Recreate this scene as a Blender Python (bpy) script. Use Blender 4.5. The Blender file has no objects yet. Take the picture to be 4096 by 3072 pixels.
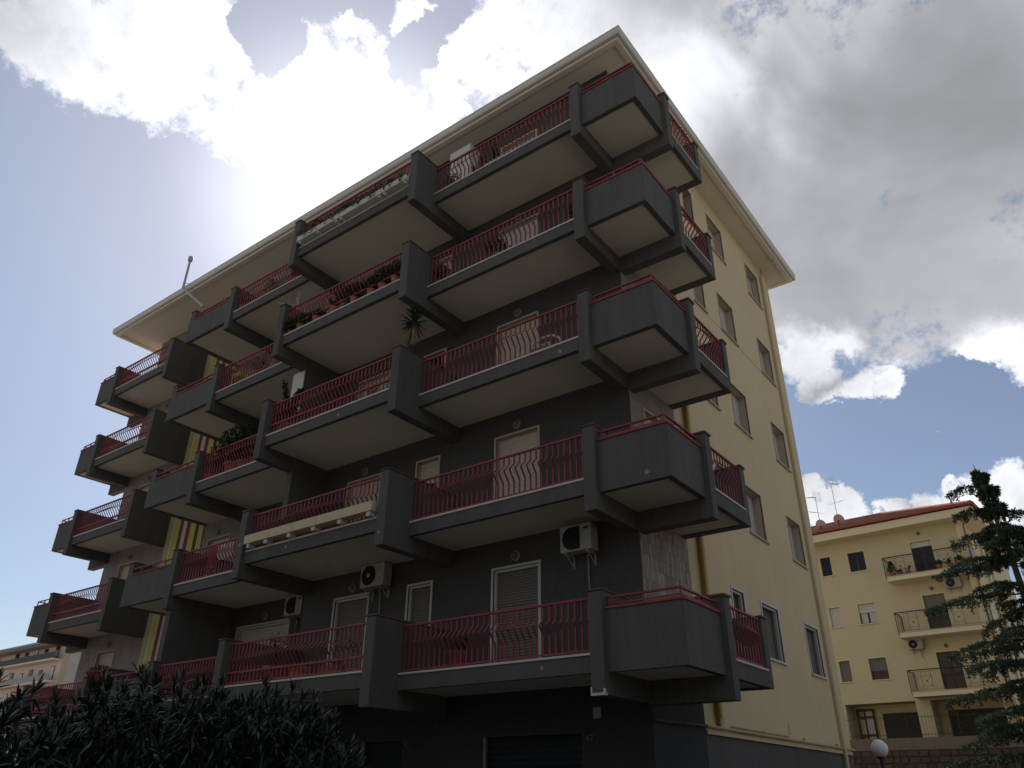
import bpy, bmesh, math, random
from mathutils import Vector, Matrix
R = math.radians
random.seed(7)
scene = bpy.context.scene
C = scene.collection

# ------------------------------------------------------------------ camera
cam = bpy.data.cameras.new('camera')
cam.lens = 3064.8 / 4096 * 36; cam.sensor_width = 36; cam.clip_start = 0.05; cam.clip_end = 3000
camo = bpy.data.objects.new('camera', cam); C.objects.link(camo)
rx = Vector((0.799763, 0.600243, 0.009348)); ux = Vector((0.277295, -0.383188, 0.881065)); fx = Vector((-0.532435, 0.702051, 0.472904))
m = Matrix((rx, ux, -fx)).transposed().to_4x4(); m.translation = Vector((6.8125, -13.1656, 1.6087))
camo.matrix_world = m
scene.camera = camo

# ------------------------------------------------------------------ sky, sun, exposure
SUN = Vector((-0.598, 0.460, 0.656)).normalized()
SUN_EL = math.asin(SUN.z); SUN_ROT = math.atan2(SUN.x, SUN.y)
world = bpy.data.worlds.new('World'); scene.world = world; world.use_nodes = True
wt = world.node_tree; wn = wt.nodes; wl = wt.links; wn.clear()
def wnode(t, **k):
    n = wn.new(t)
    for a, b in k.items(): setattr(n, a, b)
    return n
def wmath(op, a, b=None, c=None, clamp=False):
    n = wnode('ShaderNodeMath', operation=op, use_clamp=clamp)
    for i, x in enumerate((a, b, c)):
        if x is None: continue
        if isinstance(x, (int, float)): n.inputs[i].default_value = x
        else: wl.new(x, n.inputs[i])
    return n.outputs[0]
def wvec(op, a, b):
    n = wnode('ShaderNodeVectorMath', operation=op)
    for i, x in enumerate((a, b)):
        if isinstance(x, (tuple, Vector)): n.inputs[i].default_value = tuple(x)
        elif isinstance(x, (int, float)): n.inputs['Scale'].default_value = x
        else: wl.new(x, n.inputs[i])
    return n.outputs['Value'] if op == 'DOT_PRODUCT' else n.outputs[0]
def wrange(x, a, b, c=0.0, d=1.0):
    n = wnode('ShaderNodeMapRange', interpolation_type='SMOOTHSTEP')
    wl.new(x, n.inputs[0])
    for i, v in enumerate((a, b, c, d)): n.inputs[i + 1].default_value = v
    return n.outputs[0]
def wnoise(vec, scale, detail, rough, color=False, dist=0.0):
    n = wnode('ShaderNodeTexNoise'); wl.new(vec, n.inputs['Vector'])
    n.inputs['Scale'].default_value = scale; n.inputs['Detail'].default_value = detail
    n.inputs['Roughness'].default_value = rough; n.inputs['Distortion'].default_value = dist
    return n.outputs['Color' if color else 'Fac']
tc = wnode('ShaderNodeTexCoord').outputs['Generated']
warp = wvec('SUBTRACT', wnoise(tc, 8.0, 6, 0.68, True), (0.5, 0.5, 0.5))
wd = wnode('ShaderNodeVectorMath', operation='NORMALIZE'); wl.new(wvec('ADD', tc, wvec('SCALE', warp, 0.105)), wd.inputs[0]); wd = wd.outputs[0]
fine = wnoise(tc, 19.0, 7, 0.68)
coarse = wnoise(tc, 2.4, 4, 0.55)
# cloud banks over the street: direction x, y, z and angular radius in degrees
POS = [(-0.721, 0.105, 0.685, 2.27), (-0.707, 0.138, 0.694, 2.77), (-0.692, 0.181, 0.699, 2.89), (-0.654, 0.203, 0.729, 3.39), (-0.619, 0.233, 0.75, 2.85), (-0.618, 0.264, 0.74, 1.83), (-0.668, 0.247, 0.702, 2.75), (-0.683, 0.215, 0.698, 2.08), (-0.652, 0.288, 0.701, 2.36), (-0.638, 0.327, 0.698, 2.76), (-0.61, 0.358, 0.707, 3.64), (-0.565, 0.393, 0.725, 4.38), (-0.524, 0.404, 0.75, 1.99), (-0.635, 0.376, 0.675, 2.34), (-0.606, 0.416, 0.678, 4.48), (-0.548, 0.487, 0.68, 5.32), (-0.456, 0.396, 0.797, 1.44), (-0.455, 0.465, 0.76, 1.26), (-0.455, 0.489, 0.744, 1.02), (-0.414, 0.47, 0.779, 1.33), (-0.36, 0.474, 0.804, 2.27), (-0.349, 0.514, 0.784, 1.98), (-0.512, 0.351, 0.784, 0.87), (-0.679, 0.255, 0.689, 1.07), (-0.66, 0.379, 0.648, 0.92), (-0.209, 0.857, 0.472, 1.85), (-0.197, 0.876, 0.441, 1.66), (-0.155, 0.888, 0.432, 1.46), (-0.128, 0.896, 0.425, 1.11), (-0.184, 0.895, 0.405, 0.85), (-0.016, 0.903, 0.43, 1.45), (0.005, 0.907, 0.422, 1.56), (-0.088, 0.925, 0.371, 0.21), (-0.075, 0.926, 0.369, 0.27), (-0.062, 0.928, 0.367, 0.27), (-0.121, 0.927, 0.355, 0.14), (-0.231, 0.921, 0.315, 1.55), (-0.207, 0.93, 0.304, 1.37), (-0.163, 0.941, 0.298, 0.75), (-0.126, 0.95, 0.287, 1.21), (-0.099, 0.952, 0.288, 1.4), (-0.099, 0.945, 0.313, 0.42), (-0.059, 0.955, 0.29, 1.71), (-0.034, 0.955, 0.296, 1.96)]
BIG = [(-0.316, 0.534, 0.784, 6.3), (-0.251, 0.625, 0.739, 8.34), (-0.132, 0.73, 0.671, 9.8), (0.023, 0.746, 0.665, 9.74), (-0.046, 0.834, 0.55, 6.27), (-0.144, 0.831, 0.537, 5.32), (0.01, 0.869, 0.495, 3.98), (-0.22, 0.546, 0.809, 6.29)]
NEG = [(-0.807, 0.251, 0.534, 9.38), (-0.885, 0.298, 0.357, 9.08), (-0.58, 0.288, 0.762, 2.01), (-0.455, 0.422, 0.784, 1.8), (-0.158, 0.917, 0.367, 3.62), (-0.059, 0.916, 0.396, 2.37), (-0.21, 0.903, 0.375, 2.46)]
SPOT = [(-0.071, 0.647, 0.759, 1.92), (-0.158, 0.625, 0.764, 1.41), (-0.113, 0.705, 0.7, 1.41), (-0.233, 0.645, 0.728, 2.16), (-0.198, 0.619, 0.76, 2.24), (-0.211, 0.856, 0.472, 2.02), (-0.172, 0.86, 0.481, 1.49), (-0.153, 0.89, 0.43, 1.29), (-0.120, .895, .428, 1.2), (-.178, .896, .405, 1.3), (-.01, .905, .425, 2.0), (-.222, .927, .302, 2.0), (-.19, .938, .29, 1.6), (-.06, .954, .295, 2.5), (-.1, .95, .297, 2.0), (-.02, .948, .318, 2.5), (-.11, .915, .388, .6)]
def cone(v, d, rad):      # 1 in the middle of a bank, 0 at its rim, down to -1 outside
    n = wnode('ShaderNodeMapRange'); wl.new(wvec('DOT_PRODUCT', v, Vector(d).normalized()), n.inputs[0])
    e = 1 - math.cos(R(rad)); n.inputs[1].default_value = 1 - 2 * e; n.inputs[2].default_value = 1; n.inputs[3].default_value = -1; n.inputs[4].default_value = 1
    return n.outputs[0]
f = wmath('MULTIPLY_ADD', coarse, 5.0, -2.35)                 # scattered cloud all round
f = wmath('MINIMUM', f, 0.9)
ahead = wrange(wvec('DOT_PRODUCT', tc, Vector((-0.532435, 0.702051, 0.472904))), math.cos(R(52)), math.cos(R(34)))
f = wmath('MULTIPLY_ADD', ahead, -3.0, f)                     # over the street only the banks listed here
for x, y, z, rad in BIG + POS: f = wmath('MAXIMUM', f, cone(wd, (x, y, z), rad * 1.12))
for x, y, z, rad in NEG[2:]: f = wmath('SUBTRACT', f, wmath('MULTIPLY', wmath('MAXIMUM', cone(wd, (x, y, z), rad * 1.1), 0.0), 2.5))
thick = wrange(wmath('MULTIPLY_ADD', fine, 0.5, f), 0.2, 1.3)
f = wmath('ADD', f, wmath('MULTIPLY_ADD', fine, 3.2, -1.6))
cover = wrange(f, -0.22, 0.55)
sd = wvec('DOT_PRODUCT', tc, SUN)
near = wrange(sd, math.cos(R(29)), math.cos(R(12)))
halo = wmath('ADD', wmath('POWER', wrange(sd, math.cos(R(15)), 1.0), 2.0), wmath('MULTIPLY', wmath('POWER', wrange(sd, math.cos(R(42)), 1.0), 1.6), 0.42))
streak = wnoise(tc, 3.6, 4, 0.55, dist=0.4)
# cloud radiance: grey where thick and away from the sun, white towards it and on thin rims
lum = wmath('MULTIPLY_ADD', wrange(streak, 0.30, 0.70), 2.0, 3.1)
lum = wmath('MULTIPLY_ADD', wmath('SUBTRACT', 1.0, thick), 1.4, lum)
lum = wmath('MULTIPLY_ADD', wmath('MULTIPLY', wmath('POWER', near, 1.4), wmath('MULTIPLY_ADD', fine, 1.3, 0.35)), 7.5, lum)
sp = sq = None
for x, y, z, rad in SPOT:
    c_ = cone(wd, (x, y, z), rad * (2.0 if z > .6 else 1.35))
    if z > .6: sq = wrange(c_, -1.0, 1.0) if sq is None else wmath('ADD', sq, wmath('POWER', wrange(c_, -1.0, 1.0), 1.8))
    else: sp = c_ if sp is None else wmath('MAXIMUM', sp, c_)
lum = wmath('MULTIPLY_ADD', wmath('MULTIPLY', wmath('POWER', wrange(sp, -1.0, 1.0), 2.2), wmath('MULTIPLY_ADD', fine, 1.2, 0.4)), 4.8, lum)
lum = wmath('MULTIPLY_ADD', wmath('MULTIPLY', sq, wrange(streak, 0.25, 0.75)), 2.6, lum)
ccol = wnode('ShaderNodeVectorMath', operation='SCALE'); ccol.inputs[0].default_value = (0.97, 0.98, 1.04); wl.new(lum, ccol.inputs['Scale'])
sky = wnode('ShaderNodeTexSky', sky_type='NISHITA', sun_disc=False, sun_elevation=SUN_EL, sun_rotation=SUN_ROT, altitude=100, air_density=1.0, dust_density=0.4, ozone_density=2.0)
hz = wnode('ShaderNodeVectorMath', operation='SCALE'); hz.inputs[0].default_value = (1.0, 0.99, 1.0); wl.new(wmath('MULTIPLY', halo, 3.5), hz.inputs['Scale'])
skyc = wvec('ADD', wvec('ADD', wvec('SCALE', sky.outputs[0], 0.80), (0.68, 0.54, 0.44)), hz.outputs[0])
mix = wnode('ShaderNodeMix', data_type='RGBA'); wl.new(cover, mix.inputs[0]); wl.new(skyc, mix.inputs[6]); wl.new(ccol.outputs[0], mix.inputs[7])
bg = wnode('ShaderNodeBackground'); wl.new(mix.outputs[2], bg.inputs[0]); bg.inputs[1].default_value = 0.088
wo = wnode('ShaderNodeOutputWorld'); wl.new(bg.outputs[0], wo.inputs[0])
world.cycles.sampling_method = 'MANUAL'; world.cycles.sample_map_resolution = 1024
sl = bpy.data.lights.new('sun', 'SUN'); sl.energy = 5.0; sl.angle = R(0.5); sl.color = (1.0, 0.95, 0.87)
so = bpy.data.objects.new('sun', sl); C.objects.link(so); so.rotation_euler = (-SUN).to_track_quat('-Z', 'Y').to_euler(); so.location = SUN * 60
scene.view_settings.view_transform = 'Standard'; scene.view_settings.look = 'None'
scene.view_settings.exposure = 0.25; scene.view_settings.gamma = 1.0
scene.cycles.max_bounces = 6; scene.cycles.diffuse_bounces = 4; scene.cycles.use_denoising = True

# ------------------------------------------------------------------ materials
def mat(name, col, rough=0.85, var=0.12, vscale=1.2, grain=0.0, gscale=60, bump=0.0, bscale=80, metal=0.0, rnd=0.0, streaks=0.0, spec=0.3, brick=None, dirt=None, trans=0.0):
    m = bpy.data.materials.new(name); m.use_nodes = True
    t = m.node_tree; n = t.nodes; l = t.links
    b = n['Principled BSDF']; b.inputs['Roughness'].default_value = rough; b.inputs['Metallic'].default_value = metal
    b.inputs['Specular IOR Level'].default_value = spec
    g = n.new('ShaderNodeNewGeometry'); pos = g.outputs['Position']
    def noise(scale, det=5, r=0.6, vec=None):
        x = n.new('ShaderNodeTexNoise'); l.new(vec or pos, x.inputs['Vector']); x.inputs['Scale'].default_value = scale
        x.inputs['Detail'].default_value = det; x.inputs['Roughness'].default_value = r; return x.outputs['Fac']
    def mth(op, a, bb, cc=None):
        x = n.new('ShaderNodeMath'); x.operation = op
        for i, v in enumerate((a, bb, cc)):
            if v is None: continue
            if isinstance(v, (int, float)): x.inputs[i].default_value = v
            else: l.new(v, x.inputs[i])
        return x.outputs[0]
    k = mth('MULTIPLY_ADD', noise(vscale), 2 * var, 1 - var)
    if grain: k = mth('MULTIPLY', k, mth('MULTIPLY_ADD', noise(gscale, 3), 2 * grain, 1 - grain))
    if streaks:
        mp = n.new('ShaderNodeMapping'); l.new(pos, mp.inputs[0]); mp.inputs['Scale'].default_value = (5, 5, 0.35)
        k = mth('MULTIPLY', k, mth('MULTIPLY_ADD', noise(1.0, 6, 0.65, mp.outputs[0]), 2 * streaks, 1 - streaks))
    if rnd:
        oi = n.new('ShaderNodeObjectInfo'); k = mth('MULTIPLY', k, mth('MULTIPLY_ADD', oi.outputs['Random'], 2 * rnd, 1 - rnd))
    base = n.new('ShaderNodeVectorMath'); base.operation = 'SCALE'; base.inputs[0].default_value = col; l.new(k, base.inputs['Scale'])
    out = base.outputs[0]
    if dirt:
        mx = n.new('ShaderNodeMix'); mx.data_type = 'RGBA'
        r1 = n.new('ShaderNodeMapRange'); l.new(noise(dirt[1], 6, 0.7), r1.inputs[0]); r1.inputs[1].default_value = dirt[2]; r1.inputs[2].default_value = dirt[2] + 0.15
        l.new(r1.outputs[0], mx.inputs[0]); l.new(out, mx.inputs[6]); mx.inputs[7].default_value = (*dirt[0], 1); out = mx.outputs[2]
    hgt = None
    if brick:
        # small upright clay tiles laid in courses: (axis of width, tile width, tile height, joint tint)
        sp = n.new('ShaderNodeSeparateXYZ'); l.new(pos, sp.inputs[0]); cb = n.new('ShaderNodeCombineXYZ')
        l.new(mth('ADD', sp.outputs[0], sp.outputs[1]), cb.inputs[0]); l.new(sp.outputs[2], cb.inputs[1])
        br = n.new('ShaderNodeTexBrick'); l.new(cb.outputs[0], br.inputs['Vector']); br.offset = 0.0
        br.inputs['Scale'].default_value = 1.0; br.inputs['Brick Width'].default_value = brick[0]; br.inputs['Row Height'].default_value = brick[1]
        br.inputs['Mortar Size'].default_value = brick[2]; br.inputs['Mortar Smooth'].default_value = 0.3; br.inputs['Bias'].default_value = 0.0
        br.inputs['Color1'].default_value = (1 - brick[3],) * 3 + (1,); br.inputs['Color2'].default_value = (1 + brick[3],) * 3 + (1,); br.inputs['Mortar'].default_value = (brick[4],) * 3 + (1,)
        mm = n.new('ShaderNodeMix'); mm.data_type = 'RGBA'; mm.blend_type = 'MULTIPLY'; mm.inputs[0].default_value = 1.0
        l.new(out, mm.inputs[6]); l.new(br.outputs['Color'], mm.inputs[7]); out = mm.outputs[2]
        hgt = mth('MULTIPLY', br.outputs['Fac'], -1.0)
    l.new(out, b.inputs['Base Color'])
    if bump:
        bp = n.new('ShaderNodeBump'); bp.inputs['Strength'].default_value = bump; bp.inputs['Distance'].default_value = 0.01
        h = noise(bscale, 4, 0.6)
        if hgt is not None: h = mth('ADD', h, hgt)
        l.new(h, bp.inputs['Height']); l.new(bp.outputs[0], b.inputs['Normal'])
    if trans:
        tr = n.new('ShaderNodeBsdfTranslucent'); l.new(out, tr.inputs[0]); ms = n.new('ShaderNodeMixShader'); ms.inputs[0].default_value = trans
        l.new(b.outputs[0], ms.inputs[1]); l.new(tr.outputs[0], ms.inputs[2]); l.new(ms.outputs[0], n['Material Output'].inputs[0])
    return m
M = {}
M['dark'] = mat('dark_grey_plaster', (.104, .100, .093), .9, .16, .9, .14, 90, .4, 220, streaks=.34, dirt=((.16, .158, .15), 1.1, .66))
M['darktile'] = mat('dark_painted_tile', (.072, .069, .066), .7, .12, .7, .06, 60, .5, 150, streaks=.12, brick=(.075, .25, .006, .06, .7))
M['groundtile'] = mat('shade_darkened_tile', (.034, .034, .034), .75, .12, .7, .06, 60, .5, 150, streaks=.12, brick=(.075, .25, .006, .06, .7))  # ground-floor copy of the dark painted tile with shade put into its colour
M['tile'] = mat('brown_grey_wall_tile', (.27, .235, .215), .7, .15, 1.5, .08, 60, .5, 150, streaks=.15, brick=(.075, .25, .006, .14, .55))
M['tile1'] = mat('clay_cladding_tile', (.28, .235, .205), .65, .12, 5, .10, 60, .3, 150, rnd=.30)
M['soffit'] = mat('beige_soffit_paint', (.64, .60, .50), .95, .10, .8, .05, 40, .2, 200, dirt=((.44, .37, .28), .8, .63))
M['eave'] = mat('cream_eave_paint', (.80, .72, .62), .92, .05, .6, .03, 40, .1, 200)
M['red'] = mat('red_painted_steel', (.25, .044, .055), .6, .30, 5, .10, 90, .15, 120, spec=.4)
M['redtile'] = mat('dark_red_coping_tile', (.27, .065, .07), .75, .15, 4, .10, 80, .3, 150, rnd=.12)
M['captile'] = mat('weathered_cap_tile', (.155, .075, .068), .85, .3, 3, .15, 60, .3, 150, rnd=.15, dirt=((.10, .098, .092), 2.2, .52))
M['stone'] = mat('pale_stone_coping', (.56, .53, .48), .8, .18, 3, .12, 70, .25, 120)
M['yellow'] = mat('yellow_wall_render', (.64, .525, .33), .95, .09, .45, .06, 120, .35, 260, streaks=.08)
M['yellowpipe'] = mat('ochre_painted_pipe', (.50, .35, .13), .7, .10, 2)
M['marble'] = mat('beige_marble_surround', (.48, .40, .32), .8, .12, 4, .08, 60, .1, 120)
M['shutterb'] = mat('beige_roller_shutter', (.60, .54, .44), .7, .08, 2)
M['shutterw'] = mat('white_roller_shutter', (.62, .58, .55), .7, .06, 2)
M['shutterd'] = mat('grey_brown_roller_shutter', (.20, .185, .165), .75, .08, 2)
M['alu'] = mat('white_aluminium_frame', (.50, .50, .48), .45, .05, 3, spec=.5)
M['brownframe'] = mat('brown_window_frame', (.05, .03, .022), .5, .1, 3)
M['glass'] = mat('dark_window_glass', (.012, .013, .014), .12, .05, 1, spec=.35)
M['curtain'] = mat('white_net_curtain', (.5, .5, .48), .9, .1, 8)
M['gutter'] = mat('painted_metal_gutter', (.60, .56, .49), .55, .08, 2, .06, 40, spec=.5)
M['rooftile'] = mat('terracotta_roof_tile', (.30, .085, .055), .85, .22, 3, .12, 40, .4, 60, rnd=.15)
M['cream'] = mat('cream_wall_render', (.57, .49, .32), .95, .09, .5, .05, 100, .25, 200, streaks=.05)
M['creamlight'] = mat('cream_trim_paint', (.70, .61, .42), .95, .06, .6, .04, 100, .15, 200)
M['iron'] = mat('black_wrought_iron', (.030, .024, .020), .5, .2, 6)
M['steel'] = mat('galvanised_steel', (.36, .37, .38), .4, .15, 5, metal=.7)
M['whitepaint'] = mat('white_enamel_sheet', (.55, .53, .48), .5, .12, 4, .08, 60, streaks=.1)
M['acwhite'] = mat('aged_ac_casing', (.38, .36, .32), .5, .14, 4, .08, 60, streaks=.15)
M['numpaint'] = mat('faded_number_paint', (.13, .13, .125), .8, .2, 20)
M['black'] = mat('black_plastic', (.012, .012, .013), .5, .1, 5)
M['garage'] = mat('dark_garage_shutter', (.022, .025, .027), .6, .15, 2)
M['terracotta'] = mat('terracotta_pot', (.38, .14, .085), .85, .15, 6, .08, 50, .2, 90)
M['orangepot'] = mat('orange_plastic_pot', (.50, .24, .06), .6, .1, 6)
M['trough'] = mat('weathered_cream_trough', (.58, .49, .33), .9, .16, 5, .10, 50, .4, 60, dirt=((.30, .20, .10), 3.0, .66))
M['troughw'] = mat('pale_concrete_trough', (.55, .53, .47), .9, .12, 5, .08, 50, .4, 60, dirt=((.33, .30, .24), 3.0, .68))
M['soil'] = mat('dark_soil', (.03, .022, .015), 1.0, .3, 20)
M['leaf'] = mat('potted_plant_leaf', (.045, .085, .028), .5, .35, 9, trans=.2, spec=.4)
M['leafdark'] = mat('dark_shrub_leaf', (.030, .058, .024), .5, .35, 9, trans=.18, spec=.4)
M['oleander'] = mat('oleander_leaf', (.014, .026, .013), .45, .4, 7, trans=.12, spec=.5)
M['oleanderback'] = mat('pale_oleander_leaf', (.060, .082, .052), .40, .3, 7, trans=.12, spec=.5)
M['stem'] = mat('grey_brown_stem', (.09, .07, .05), .9, .3, 12, bump=.4)
M['drystraw'] = mat('dry_straw_leaf', (.30, .23, .11), .8, .3, 9)
M['cedar'] = mat('cedar_needles', (.042, .064, .044), .9, .45, 3.0, trans=.12, spec=.05)
M['cedarlight'] = mat('cedar_needle_tips', (.066, .092, .060), .9, .35, 3.0, trans=.15, spec=.05)
M['bark'] = mat('cedar_bark', (.075, .055, .042), .95, .3, 8, .2, 40, .6, 30)
M['flower'] = mat('pink_flower', (.55, .14, .14), .7, .2, 9)
M['ground'] = mat('dusty_pale_asphalt', (.29, .265, .225), .9, .2, .4, .2, 60, .4, 80)
M['asphalt'] = mat('bounce_cutting_asphalt', (.042, .041, .040), .9, .25, .5, .25, 60, .5, 80)
M['light_blocking_trees'] = mat('light_blocking_foliage', (.040, .055, .028), .7, .4, .8, trans=.1)
M['paving'] = mat('grey_paving', (.11, .105, .10), .9, .15, 1, .12, 50, .3, 60, brick=(.4, .4, .01, .06, .6))
M['concrete'] = mat('stained_concrete', (.17, .14, .108), .95, .22, 1.3, .12, 40, .4, 50, streaks=.25, dirt=((.13, .10, .07), 1.2, .60))
M['rubble'] = mat('rubble_stone', (.075, .060, .045), .95, .3, 2.2, .2, 30, .9, 12, rnd=.25, dirt=((.07, .065, .04), 1.6, .58))
M['lampglobe'] = mat('opal_lamp_globe', (.74, .74, .75), .25, .03, 2, spec=.5)
M['bulkhead'] = mat('dusty_bulkhead_glass', (.13, .125, .115), .35, .1, 6, spec=.4)
M['stripeY'] = mat('yellow_stripe_panel', (.47, .43, .12), .6, .08, 2)
M['stripeC'] = mat('cream_stripe_panel', (.52, .48, .29), .6, .06, 2)
M['stripeR'] = mat('dark_red_stripe_panel', (.24, .03, .035), .6, .1, 2)
M['stripeW'] = mat('white_stripe_panel', (.46, .45, .43), .6, .05, 2)
M['stripeD'] = mat('dark_panel_joint', (.03, .03, .028), .8, .1, 2)
M['pink'] = mat('pale_pink_render', (.66, .52, .46), .95, .10, .2, .04, 20, streaks=.08)
M['slate'] = mat('grey_roof_sheet', (.26, .25, .25), .8, .1, .5)
M['dish'] = mat('pinkish_satellite_dish', (.42, .30, .27), .6, .1, 3)
M['plate'] = mat('grey_junction_plate', (.30, .29, .28), .7, .08, 4)
M['orange'] = mat('orange_plastic', (.55, .16, .03), .5, .1, 6)
M['pipegrey'] = mat('dusty_ochre_gas_pipe', (.42, .33, .18), .7, .12, 3)
M['copper'] = mat('brown_copper_pipe', (.33, .13, .06), .5, .15, 3)

# ------------------------------------------------------------------ mesh helpers
class MB:
    def __init__(s): s.v = []; s.f = []; s.m = []
    def quad(s, a, b, c, d, m=0):
        i = len(s.v); s.v += [tuple(a), tuple(b), tuple(c), tuple(d)]; s.f.append((i, i + 1, i + 2, i + 3)); s.m.append(m)
    def tri(s, a, b, c, m=0):
        i = len(s.v); s.v += [tuple(a), tuple(b), tuple(c)]; s.f.append((i, i + 1, i + 2)); s.m.append(m)
    def box(s, x0, y0, z0, x1, y1, z1, m=0, mb=None, mt=None):
        if x0 > x1: x0, x1 = x1, x0
        if y0 > y1: y0, y1 = y1, y0
        if z0 > z1: z0, z1 = z1, z0
        i = len(s.v)
        s.v += [(x0, y0, z0), (x1, y0, z0), (x1, y1, z0), (x0, y1, z0), (x0, y0, z1), (x1, y0, z1), (x1, y1, z1), (x0, y1, z1)]
        for q, k in (((0, 3, 2, 1), mb), ((4, 5, 6, 7), mt), ((0, 1, 5, 4), None), ((1, 2, 6, 5), None), ((2, 3, 7, 6), None), ((3, 0, 4, 7), None)):
            s.f.append(tuple(i + j for j in q)); s.m.append(m if k is None else k)
    def tube(s, pts, r, n=6, m=0, cap=True):
        pts = [Vector(p) for p in pts]; rs = r if isinstance(r, (list, tuple)) else [r] * len(pts)
        i0 = len(s.v); prev = None
        for k, p in enumerate(pts):
            d = (pts[min(k + 1, len(pts) - 1)] - pts[max(k - 1, 0)]).normalized()
            if prev is None:
                a = d.orthogonal().normalized() if n != 4 else (d.cross(Vector((0, 0, 1))).normalized() if abs(d.z) < .9 else Vector((1, 0, 0)))
            else:
                a = (prev - d * prev.dot(d)).normalized()
            prev = a; b = d.cross(a)
            for j in range(n):
                t = 2 * math.pi * (j + (0.5 if n == 4 else 0)) / n
                s.v.append(tuple(p + (a * math.cos(t) + b * math.sin(t)) * rs[k]))
        for k in range(len(pts) - 1):
            for j in range(n):
                a = i0 + k * n + j; b = i0 + k * n + (j + 1) % n
                s.f.append((a, b, b + n, a + n)); s.m.append(m)
        if cap:
            s.f.append(tuple(i0 + j for j in reversed(range(n)))); s.m.append(m)
            e = i0 + (len(pts) - 1) * n; s.f.append(tuple(e + j for j in range(n))); s.m.append(m)
    def lathe(s, c, prof, n=16, m=0):
        i0 = len(s.v)
        for r, z in prof:
            for j in range(n):
                t = 2 * math.pi * j / n; s.v.append((c[0] + r * math.cos(t), c[1] + r * math.sin(t), c[2] + z))
        for k in range(len(prof) - 1):
            for j in range(n):
                a = i0 + k * n + j; b = i0 + k * n + (j + 1) % n
                s.f.append((a, b, b + n, a + n)); s.m.append(m)
        s.f.append(tuple(i0 + j for j in reversed(range(n)))); s.m.append(m)
        e = i0 + (len(prof) - 1) * n; s.f.append(tuple(e + j for j in range(n))); s.m.append(m)
    def mesh(s, name, mats):
        me = bpy.data.meshes.new(name); me.from_pydata(s.v, [], s.f)
        for k in mats if isinstance(mats, (list, tuple)) else [mats]: me.materials.append(M[k])
        me.polygons.foreach_set('material_index', s.m); me.update(); return me
    def build(s, name, mats, parent=None, smooth=False, bevel=0.0):
        me = s.mesh(name, mats)
        if smooth: me.polygons.foreach_set('use_smooth', [True] * len(me.polygons))
        o = bpy.data.objects.new(name, me); C.objects.link(o)
        if bevel:
            b = o.modifiers.new('edge', 'BEVEL'); b.width = bevel; b.segments = 2; b.limit_method = 'ANGLE'
        return par(o, parent)
def par(o, parent):
    if parent is not None:
        o.parent = parent
        if parent.type == 'EMPTY': o.matrix_parent_inverse = Matrix.Translation(-parent.location)
    return o
def tag(o, label, cat=None, group=None, kind=None):
    o['label'] = label
    if cat: o['category'] = cat
    if group: o['group'] = group
    if kind: o['kind'] = kind
    return o
def thing(name, loc, label, cat, group=None):
    e = bpy.data.objects.new(name, None); C.objects.link(e); e.location = loc; e.empty_display_size = .2
    return tag(e, label, cat, group)
def structure(o):
    o['kind'] = 'structure'; return o

# ------------------------------------------------------------------ ground
mb = MB(); mb.quad((-900, -900, 0), (900, -900, 0), (900, 900, 0), (-900, 900, 0)); structure(mb.build('ground', 'ground'))['label'] = 'grey asphalt ground round the buildings'
mb = MB(); mb.quad((-45, -21, .004), (18, -21, .004), (18, 33.5, .004), (-45, 33.5, .004)); structure(mb.build('bounce_cutting_yard', 'asphalt'))['label'] = 'unseen dark asphalt added round the apartment block to cut light bounced from the ground'  # unseen dark sheet, added to cut ground bounce onto the lower storeys
# unseen belt of evergreens behind the camera, added to block low sky light
random.seed(4); mb = MB()
spots_ = [(-58 + 5.6 * i, -38 + 2 * math.sin(i * 1.7)) for i in range(19)] + [(39 + 1.5 * math.sin(i), -34 + 5.6 * i) for i in range(10)]
for cx_, cy_ in spots_:
    h_ = random.uniform(15, 20); mb.tube([(cx_, cy_, 0), (cx_, cy_, h_ * .9)], [.3, .08], 6)
    for _ in range(620):
        k_ = random.random(); rr_ = 3.4 * (1 - k_ ** 2.2) * (.55 + .45 * random.random()) + .2; a_ = random.uniform(0, 6.283)
        p_ = Vector((cx_ + rr_ * math.cos(a_), cy_ + rr_ * math.sin(a_), .8 + (h_ - .8) * k_))
        u_ = Vector((random.uniform(-1, 1), random.uniform(-1, 1), random.uniform(-1, 1))).normalized(); w_ = u_.orthogonal().normalized(); s_ = random.uniform(.35, .75)
        mb.quad(p_ - u_ * s_, p_ + w_ * s_ * .6, p_ + u_ * s_, p_ - w_ * s_ * .6)
tag(mb.build('light_blocking_trees', 'light_blocking_trees'), 'unseen belt of evergreen trees added to block low sky light', kind='stuff')
mb = MB(); mb.box(-30, -3.6, .0, 4.5, -.02, .12); structure(mb.build('pavement', 'paving', bevel=.01))['label'] = 'paved strip along the foot of the dark facade'

# ------------------------------------------------------------------ the main apartment block
Z0, H = 3.75, 3.15
def FL(k): return Z0 + H * (k - 1)
SOF = 19.37
B = thing('apartment_building', (-11.8, 6, 0), 'six-storey apartment block with dark grey balconies, red railings and yellow side wall', 'building')
xW, yW, yF = -23.66, 12.05, .93

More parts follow.
